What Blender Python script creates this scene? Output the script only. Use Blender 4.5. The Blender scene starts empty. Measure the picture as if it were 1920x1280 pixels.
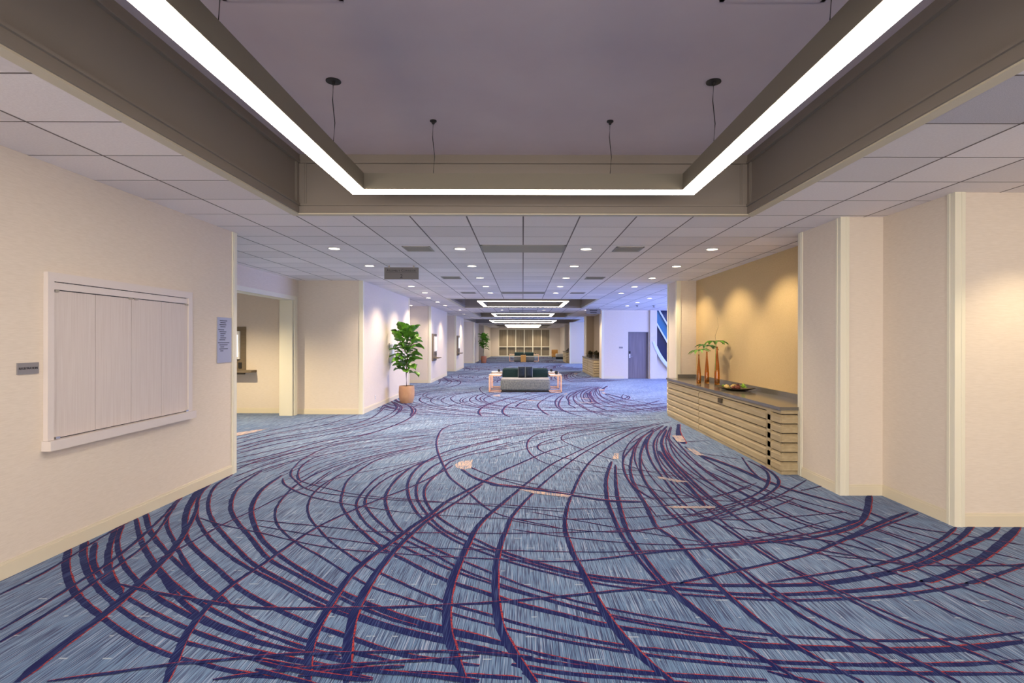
import bpy, bmesh, math, random
from mathutils import Vector, Matrix, noise
random.seed(7)
C = bpy.context.scene.collection
SC = bpy.context.scene
PI = math.pi
# ------------------------------------------------------------------ camera
F = 1022.0; EYE = 1.655; CX = 980.5; CY = 638.4
cam = bpy.data.cameras.new('camera'); co = bpy.data.objects.new('camera', cam); C.objects.link(co)
co.matrix_world = Matrix.Translation((0, 0, EYE)) @ Matrix.Rotation(PI/2, 4, 'X') @ Matrix.Rotation(math.radians(0.12), 4, 'Z')
cam.sensor_width = 36; cam.lens = F/1920*36
cam.shift_x = -(CX-960)/1920; cam.shift_y = (CY-640)/1920
cam.clip_start = .05; cam.clip_end = 300
SC.camera = co
# ------------------------------------------------------------------ view, world
SC.view_settings.view_transform = 'Standard'; SC.view_settings.look = 'None'
SC.view_settings.gamma = 1; SC.view_settings.use_curve_mapping = False
SC.view_settings.exposure = 1.16
w = bpy.data.worlds.new('sky'); SC.world = w; w.use_nodes = True
w.node_tree.nodes['Background'].inputs[0].default_value = (.35, .52, 1, 1)
w.node_tree.nodes['Background'].inputs[1].default_value = 1.5

def area(name, loc, rot, sx, sy, power, col):
    l = bpy.data.lights.new(name, 'AREA'); l.shape = 'RECTANGLE'; l.size = sx; l.size_y = sy
    l.energy = power; l.color = col
    o = bpy.data.objects.new(name, l); C.objects.link(o); o.location = loc; o.rotation_euler = rot
    return o
# daylight entering through the tall windows of the two side bays (each lamp fills its window opening)
area('window_daylight', (9.42, 18.2, 1.65), (0, PI/2, 0), 2.3, 8.4, 420, (.34, .42, 1))
area('window_daylight', (8.92, 35, 1.65), (0, PI/2, 0), 2.3, 7, 260, (.30, .42, 1))
# added fill light behind the camera, softening the room's contrast
area('rear_fill', (-.5, -5.9, 1.1), (PI/2, 0, 0), 8.6, 1.9, 310, (1, .90, .80))
DOWN = 98; DOWNCOL = (1, .80, .57)
RING = 13.5; RINGCOL = (1, .87, .72)

# ------------------------------------------------------------------ materials
def mat(name, col, rough=.6, metal=0, spec=.5, emit=0, emcol=None, trans=0, ior=1.45, coat=0):
    m = bpy.data.materials.new(name); m.use_nodes = True
    b = m.node_tree.nodes['Principled BSDF']
    b.inputs['Base Color'].default_value = (*col, 1); b.inputs['Roughness'].default_value = rough
    b.inputs['Metallic'].default_value = metal; b.inputs['Specular IOR Level'].default_value = spec
    b.inputs['IOR'].default_value = ior
    if emit: b.inputs['Emission Color'].default_value = (*(emcol or col), 1); b.inputs['Emission Strength'].default_value = emit
    if trans: b.inputs['Transmission Weight'].default_value = trans
    if coat: b.inputs['Coat Weight'].default_value = coat
    return m
def N(m, t, **kw):
    n = m.node_tree.nodes.new(t)
    for k, v in kw.items(): setattr(n, k, v)
    return n
def L(m, a, b): m.node_tree.links.new(a, b)
def textured(name, col, col2, scale, rough=.7, bump=.1, detail=4, spec=.3, metal=0, dist=.002, p0=.3, p1=.7, rnd=0, noise_scale=1.0):
    """two-tone noise stretched by `scale` (object space) with bump"""
    m = mat(name, col, rough, metal, spec); b = m.node_tree.nodes['Principled BSDF']
    tc = N(m, 'ShaderNodeTexCoord'); mp = N(m, 'ShaderNodeMapping'); nz = N(m, 'ShaderNodeTexNoise')
    mp.inputs['Scale'].default_value = scale; nz.inputs['Scale'].default_value = noise_scale; nz.inputs['Detail'].default_value = detail
    L(m, tc.outputs['Object'], mp.inputs[0]); L(m, mp.outputs[0], nz.inputs['Vector'])
    r = N(m, 'ShaderNodeValToRGB'); r.color_ramp.elements[0].position = p0; r.color_ramp.elements[1].position = p1
    r.color_ramp.elements[0].color = (*col, 1); r.color_ramp.elements[1].color = (*col2, 1)
    L(m, nz.outputs['Fac'], r.inputs[0])
    out = r.outputs[0]
    if rnd:
        oi = N(m, 'ShaderNodeObjectInfo'); gi = N(m, 'ShaderNodeNewGeometry')
        add = N(m, 'ShaderNodeMath', operation='ADD'); L(m, oi.outputs['Random'], add.inputs[0]); L(m, gi.outputs['Random Per Island'], add.inputs[1])
        fr = N(m, 'ShaderNodeMath', operation='FRACT'); L(m, add.outputs[0], fr.inputs[0])
        ma = N(m, 'ShaderNodeMapRange'); ma.inputs['To Min'].default_value = 1-rnd; ma.inputs['To Max'].default_value = 1+rnd*.5
        L(m, fr.outputs[0], ma.inputs['Value'])
        vm = N(m, 'ShaderNodeVectorMath', operation='SCALE'); L(m, out, vm.inputs[0]); L(m, ma.outputs[0], vm.inputs['Scale']); out = vm.outputs[0]
    L(m, out, b.inputs['Base Color'])
    if bump:
        bp = N(m, 'ShaderNodeBump'); bp.inputs['Strength'].default_value = bump; bp.inputs['Distance'].default_value = dist
        L(m, nz.outputs['Fac'], bp.inputs['Height']); L(m, bp.outputs[0], b.inputs['Normal'])
    return m
M = {}
M['wall'] = textured('linen_wallcovering', (.68, .60, .51), (.74, .66, .57), (14, 14, 160), .75, .25)
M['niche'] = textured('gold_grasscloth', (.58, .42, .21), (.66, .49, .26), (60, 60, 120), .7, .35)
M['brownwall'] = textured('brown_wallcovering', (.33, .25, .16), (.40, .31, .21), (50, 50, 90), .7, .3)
M['trim'] = mat('cream_paint', (.76, .73, .60), .45)
M['base'] = mat('baseboard_paint', (.70, .63, .48), .45)
M['tile'] = textured('mineral_tile', (.87, .81, .80), (.92, .86, .85), (60, 60, 60), .9, .5, 3, .1, rnd=.10)
M['tile_dark'] = textured('speaker_tile', (.52, .50, .53), (.66, .63, .67), (180, 180, 180), .9, .5, 2, .1)
M['gridbar'] = mat('ceiling_grid', (.20, .17, .16), .8)
M['tray'] = mat('coffer_paint', (.25, .215, .18), .55)
M['traytop'] = textured('coffer_ceiling', (.62, .53, .57), (.66, .57, .60), (2, 2, 2), .8, .0)
M['tray_edge'] = mat('coffer_edge', (.62, .56, .43), .5)
M['lighthouse'] = mat('light_housing', (.20, .18, .14), .4, .3)
M['ring'] = mat('ring_diffuser', (1, .96, .9), .5, emit=RING, emcol=RINGCOL)
M['lens'] = mat('downlight_lens', (1, .96, .9), .5, emit=7, emcol=(1, .86, .66))
M['whitering'] = mat('downlight_ring', (.72, .69, .66), .4)
M['black'] = mat('black_metal', (.02, .018, .018), .5)
M['grey_vent'] = mat('vent_metal', (.36, .33, .28), .5)
M['vent_dark'] = mat('vent_shadow', (.12, .11, .095), .8)
M['shutter'] = textured('pale_laminate', (.60, .53, .50), (.66, .60, .57), (90, 90, 2.5), .5, .05)
M['shutframe'] = mat('shutter_frame', (.68, .62, .59), .45)
M['chrome'] = mat('chrome', (.75, .75, .75), .2, 1)
M['signgrey'] = mat('brushed_sign', (.27, .255, .26), .5, .2)
M['signdark'] = mat('hanging_sign_face', (.17, .16, .16), .5)
M['signblue'] = mat('directory_panel', (.36, .37, .42), .4, .2)
M['ink'] = mat('sign_lettering', (.015, .015, .02), .5)
M['kiosk'] = textured('kiosk_laminate', (.16, .125, .085), (.19, .15, .105), (3, 3, 40), .5, .0)
M['white'] = mat('white_plastic', (.75, .75, .76), .35)
M['screen'] = mat('lit_screen', (.8, .85, .95), .4, emit=1.1, emcol=(.85, .9, 1))
M['counter'] = textured('dark_quartz', (.13, .118, .10), (.15, .135, .115), (30, 30, 30), .16, 0, spec=.6)
M['oak'] = textured('taupe_oak', (.37, .29, .165), (.46, .37, .225), (14, 2.0, 40), .5, .08)
M['oak_gap'] = mat('cabinet_shadow_gap', (.055, .042, .026), .8)
M['amber'] = mat('amber_glass', (.80, .40, .06), .04, trans=.9, ior=1.45)
M['leaf'] = textured('fig_leaf', (.05, .17, .015), (.15, .36, .04), (9, 9, 9), .38, .1, spec=.5, rnd=.45)
M['leaf_light'] = textured('light_leaf', (.12, .30, .04), (.30, .50, .14), (25, 25, 25), .45, .1)
M['leaf_mid'] = textured('mid_leaf', (.03, .14, .03), (.12, .30, .08), (25, 25, 25), .45, .1)
M['leaf_dark'] = textured('dried_dark_leaf', (.03, .03, .012), (.10, .075, .03), (25, 25, 25), .6, .1)
M['bark'] = textured('bark', (.09, .06, .04), (.16, .11, .075), (40, 40, 10), .9, .4)
M['soil'] = textured('soil', (.03, .02, .015), (.07, .05, .035), (60, 60, 60), 1, .6)
M['terracotta'] = textured('matte_clay_pot', (.47, .27, .16), (.54, .33, .20), (8, 8, 8), .75, .05)
M['redclay'] = textured('red_clay_pot', (.30, .115, .07), (.36, .15, .09), (8, 8, 8), .75, .05)
M['grey_fabric'] = textured('grey_upholstery', (.13, .15, .16), (.27, .28, .27), (22, 22, 22), .9, .3)
M['light_fabric'] = textured('pale_upholstery', (.42, .41, .39), (.52, .51, .49), (40, 40, 40), .9, .3)
M['teal_fabric'] = textured('dark_teal_upholstery', (.012, .034, .036), (.024, .055, .058), (50, 50, 50), .85, .2)
M['navy_fabric'] = textured('navy_pillow', (.018, .026, .042), (.035, .048, .07), (60, 60, 60), .85, .2)
M['piping'] = mat('pale_piping', (.33, .38, .38), .7)
M['rosegold'] = mat('rose_gold', (.88, .47, .28), .28, .85)
M['marble'] = textured('pale_stone_top', (.62, .56, .50), (.72, .67, .62), (6, 6, 6), .25, 0)
M['orange'] = textured('honey_wood', (.55, .29, .08), (.66, .37, .12), (6, 2, 30), .45, 0)
M['door_wood'] = textured('grey_brown_veneer', (.16, .135, .155), (.25, .215, .235), (38, 38, 1.0), .45, .05)
M['backpanel'] = textured('ribbed_back_panel', (.20, .165, .115), (.30, .25, .18), (14, 14, .6), .5, .05)
M['navyglass'] = mat('night_glass', (.006, .012, .05), .08, spec=.8)
M['tealglass'] = mat('teal_glass', (.03, .16, .28), .12, spec=.8)
M['winframe'] = mat('window_frame_paint', (.62, .68, .80), .35)
M['glass'] = mat('clear_glass', (.9, .95, 1), .0, trans=1, ior=1.45)
M['tan_ball'] = textured('dried_pod', (.36, .24, .07), (.60, .45, .18), (60, 60, 60), .8, .5)
M['maroon'] = textured('maroon_rosette', (.09, .025, .02), (.22, .07, .045), (60, 60, 60), .7, .4)
M['lime'] = textured('lime_succulent', (.16, .34, .02), (.34, .52, .07), (60, 60, 60), .55, .3)
M['dish'] = mat('dark_bronze_dish', (.085, .07, .045), .35, .4)

def carpet():
    m = mat('carpet', (.2, .3, .4), .95, spec=.08); nt = m.node_tree; b = nt.nodes['Principled BSDF']
    tc = N(m, 'ShaderNodeTexCoord')
    def nz(scale, det, vec=(1, 1, 1), rough=.5):
        mp = N(m, 'ShaderNodeMapping'); mp.inputs['Scale'].default_value = vec
        n = N(m, 'ShaderNodeTexNoise'); n.inputs['Scale'].default_value = scale; n.inputs['Detail'].default_value = det; n.inputs['Roughness'].default_value = rough
        L(m, tc.outputs['Object'], mp.inputs[0]); L(m, mp.outputs[0], n.inputs['Vector']); return n.outputs['Fac']
    def mix(fac, a, bb, t='MIX'):
        x = N(m, 'ShaderNodeMix', data_type='RGBA', blend_type=t)
        if isinstance(fac, float): x.inputs[0].default_value = fac
        else: L(m, fac, x.inputs[0])
        for s, v in ((6, a), (7, bb)):
            if isinstance(v, tuple): x.inputs[s].default_value = (*v, 1)
            else: L(m, v, x.inputs[s])
        return x.outputs[2]
    def ramp(src, p0, p1):
        r = N(m, 'ShaderNodeMapRange'); r.inputs['From Min'].default_value = p0; r.inputs['From Max'].default_value = p1
        L(m, src, r.inputs['Value']); return r.outputs[0]
    streak = nz(1, 3, (165, 2.2, 1), .62)
    fine = nz(1, 1, (330, 5, 1))
    patch = nz(.75, 3, (1, 1, 1))
    c = mix(ramp(patch, .35, .65), (.075, .155, .29), (.15, .25, .405))
    c = mix(ramp(streak, .485, .40), c, (.010, .022, .085))
    c = mix(ramp(streak, .55, .68), c, (.36, .40, .53))
    c = mix(ramp(fine, .48, .34), c, (.012, .024, .09))
    # rows of short pale dashes across the carpet
    sep = N(m, 'ShaderNodeSeparateXYZ'); L(m, tc.outputs['Object'], sep.inputs[0])
    mo = N(m, 'ShaderNodeMath', operation='MULTIPLY'); mo.inputs[1].default_value = 4.6; L(m, sep.outputs['Y'], mo.inputs[0])
    fr = N(m, 'ShaderNodeMath', operation='FRACT'); L(m, mo.outputs[0], fr.inputs[0])
    lt = N(m, 'ShaderNodeMath', operation='LESS_THAN'); lt.inputs[1].default_value = .055; L(m, fr.outputs[0], lt.inputs[0])
    dn = nz(1, 2, (9, 4.6, 1)); gt = N(m, 'ShaderNodeMath', operation='GREATER_THAN'); gt.inputs[1].default_value = .57; L(m, dn, gt.inputs[0])
    an = N(m, 'ShaderNodeMath', operation='MULTIPLY'); L(m, lt.outputs[0], an.inputs[0]); L(m, gt.outputs[0], an.inputs[1])
    an2 = N(m, 'ShaderNodeMath', operation='MULTIPLY'); an2.inputs[1].default_value = .55; L(m, an.outputs[0], an2.inputs[0])
    c = mix(an2.outputs[0], c, (.42, .48, .54))
    L(m, c, b.inputs['Base Color'])
    b.inputs['Sheen Weight'].default_value = .22; b.inputs['Sheen Roughness'].default_value = .5; b.inputs['Sheen Tint'].default_value = (.9, .88, 1, 1)
    bp = N(m, 'ShaderNodeBump'); bp.inputs['Strength'].default_value = .25; bp.inputs['Distance'].default_value = .003
    L(m, streak, bp.inputs['Height']); L(m, bp.outputs[0], b.inputs['Normal'])
    return m
M['carpet'] = carpet()
M['stripe_navy'] = textured('carpet_navy_yarn', (.005, .008, .07), (.05, .085, .22), (170, 3, 1), .95, 0, 2, .05, p0=.50, p1=.74)
M['stripe_red'] = textured('carpet_red_yarn', (.33, .04, .035), (.09, .014, .05), (60, 60, 1), .95, 0, 2, .05, p0=.42, p1=.6)
M['stripe_beige'] = textured('carpet_beige_yarn', (.50, .36, .30), (.12, .17, .28), (150, 5, 1), .95, 0, 2, .05, p0=.46, p1=.56)
for k_ in ('stripe_navy', 'stripe_red', 'stripe_beige'):
    b_ = M[k_].node_tree.nodes['Principled BSDF']; b_.inputs['Sheen Weight'].default_value = .05; b_.inputs['Sheen Roughness'].default_value = .5

# ------------------------------------------------------------------ mesh helpers
class MB:
    def __init__(s): s.v = []; s.f = []; s.mi = []
    def add(s, vs, fs, k=0):
        o = len(s.v); s.v += [tuple(v) for v in vs]; s.f += [tuple(i+o for i in f) for f in fs]; s.mi += [k]*len(fs); return s
    def box(s, x0, x1, y0, y1, z0, z1, k=0):
        if x0 > x1: x0, x1 = x1, x0
        if y0 > y1: y0, y1 = y1, y0
        return s.add([(x0,y0,z0),(x1,y0,z0),(x1,y1,z0),(x0,y1,z0),(x0,y0,z1),(x1,y0,z1),(x1,y1,z1),(x0,y1,z1)],
                     [(0,3,2,1),(4,5,6,7),(0,1,5,4),(1,2,6,5),(2,3,7,6),(3,0,4,7)], k)
    def bevbox(s, x0, x1, y0, y1, z0, z1, r, k=0, seg=3):
        """box with rounded vertical/horizontal edges: built as stacked rounded rectangles"""
        rings = []
        def rr(inset, z):
            pts = []; ri = max(r-inset*0, .001)
            ax0, ax1, ay0, ay1 = x0+inset, x1-inset, y0+inset, y1-inset
            for cx, cy, a0 in ((ax1-ri, ay1-ri, 0), (ax0+ri, ay1-ri, 90), (ax0+ri, ay0+ri, 180), (ax1-ri, ay0+ri, 270)):
                for i in range(seg+1):
                    a = math.radians(a0+90*i/seg); pts.append((cx+ri*math.cos(a), cy+ri*math.sin(a), z))
            return pts
        for i in range(seg+1):
            a = PI/2*i/seg; rings.append(rr(r*(1-math.sin(a))*.9, z0+r*(1-math.cos(a))))
        for i in range(seg+1):
            a = PI/2*i/seg; rings.append(rr(r*(1-math.cos(a))*.9, z1-r*(1-math.sin(a))))
        return s.loft(rings, k)
    def loft(s, rings, k=0, cap=True, close=True):
        n = len(rings[0]); vs = [p for r in rings for p in r]; fs = []
        for j in range(len(rings)-1):
            for i in range(n if close else n-1):
                i2 = (i+1) % n
                fs.append((j*n+i, j*n+i2, (j+1)*n+i2, (j+1)*n+i))
        if cap: fs.append(tuple(range(n-1, -1, -1))); fs.append(tuple((len(rings)-1)*n+i for i in range(n)))
        return s.add(vs, fs, k)
    def lathe(s, prof, cx=0, cy=0, n=24, k=0, cap=True):
        return s.loft([[(cx+r*math.cos(2*PI*i/n), cy+r*math.sin(2*PI*i/n), z) for i in range(n)] for r, z in prof], k, cap)
    def tube(s, pts, r, n=8, k=0):
        pts = [Vector(p) for p in pts]; rings = []
        for i, p in enumerate(pts):
            d = (pts[min(i+1, len(pts)-1)]-pts[max(i-1, 0)]).normalized()
            u = d.cross(Vector((0, 0, 1))); u = u if u.length > .01 else Vector((1, 0, 0)); u.normalize(); v = d.cross(u)
            rr = r[i] if isinstance(r, (list, tuple)) else r
            rings.append([p+rr*(math.cos(2*PI*j/n)*u+math.sin(2*PI*j/n)*v) for j in range(n)])
        return s.loft(rings, k)
    def extrude_y(s, prof, y0, y1, k=0):   # prof (x,z) closed
        return s.loft([[(x, y0, z) for x, z in prof], [(x, y1, z) for x, z in prof]], k)
    def extrude_x(s, prof, x0, x1, k=0):
        return s.loft([[(x0, y, z) for y, z in prof], [(x1, y, z) for y, z in prof]], k)
    def extrude_z(s, prof, z0, z1, k=0):
        return s.loft([[(x, y, z0) for x, y in prof], [(x, y, z1) for x, y in prof]], k)
    def mesh(s, name, mats, smooth=False):
        me = bpy.data.meshes.new(name); me.from_pydata(s.v, [], s.f)
        if not isinstance(mats, (list, tuple)): mats = [mats]
        for m in mats: me.materials.append(m)
        if len(mats) > 1:
            for p, k in zip(me.polygons, s.mi): p.material_index = k
        bm = bmesh.new(); bm.from_mesh(me); bmesh.ops.recalc_face_normals(bm, faces=bm.faces); bm.to_mesh(me); bm.free()
        if smooth:
            for p in me.polygons: p.use_smooth = True
            me.set_sharp_from_angle(angle=math.radians(40))
        return me
    def build(s, name, mats, parent=None, smooth=False, loc=None):
        return link(name, s.mesh(name, mats, smooth), parent, loc)
def link(name, me, parent=None, loc=None):
    o = bpy.data.objects.new(name, me); C.objects.link(o)
    if parent: o.parent = parent
    if loc: o.location = loc
    return o
def tag(o, label=None, cat=None, group=None, kind=None):
    if label: o['label'] = label
    if cat: o['category'] = cat
    if group: o['group'] = group
    if kind: o['kind'] = kind
    return o
def thing(name, label, cat, loc=(0, 0, 0), rz=0, group=None):
    o = bpy.data.objects.new(name, None); C.objects.link(o); o.empty_display_size = .1
    o.location = loc; o.rotation_euler.z = rz
    return tag(o, label, cat, group)
def dup(o, loc, rz=None, label=None, group=None):
    r = o.copy(); C.objects.link(r); r.location = loc
    if rz is not None: r.rotation_euler.z = rz
    if label: r['label'] = label
    if group: r['group'] = group
    for ch in list(o.children):
        c = ch.copy(); C.objects.link(c); c.parent = r
        for g in list(ch.children):
            d = g.copy(); C.objects.link(d); d.parent = c
    return r
def struct(name, mb, m, smooth=False): return tag(mb.build(name, m, None, smooth), kind='structure')
def text_mesh(s, size, m, name='lettering', depth=.002, spacing=1.0):
    cu = bpy.data.curves.new(name, 'FONT'); cu.body = s; cu.size = size; cu.extrude = depth/2; cu.align_x = 'CENTER'; cu.align_y = 'CENTER'
    cu.space_character = spacing; cu.resolution_u = 3
    o = bpy.data.objects.new(name, cu); C.objects.link(o)
    dg = bpy.context.evaluated_depsgraph_get(); me = bpy.data.meshes.new_from_object(o.evaluated_get(dg))
    bpy.data.objects.remove(o); bpy.data.curves.remove(cu)
    me.materials.clear(); me.materials.append(m); return me

H = 2.99; T = .6096
def row(k): return 5.78+T*k        # y of the tile line before row k
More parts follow.
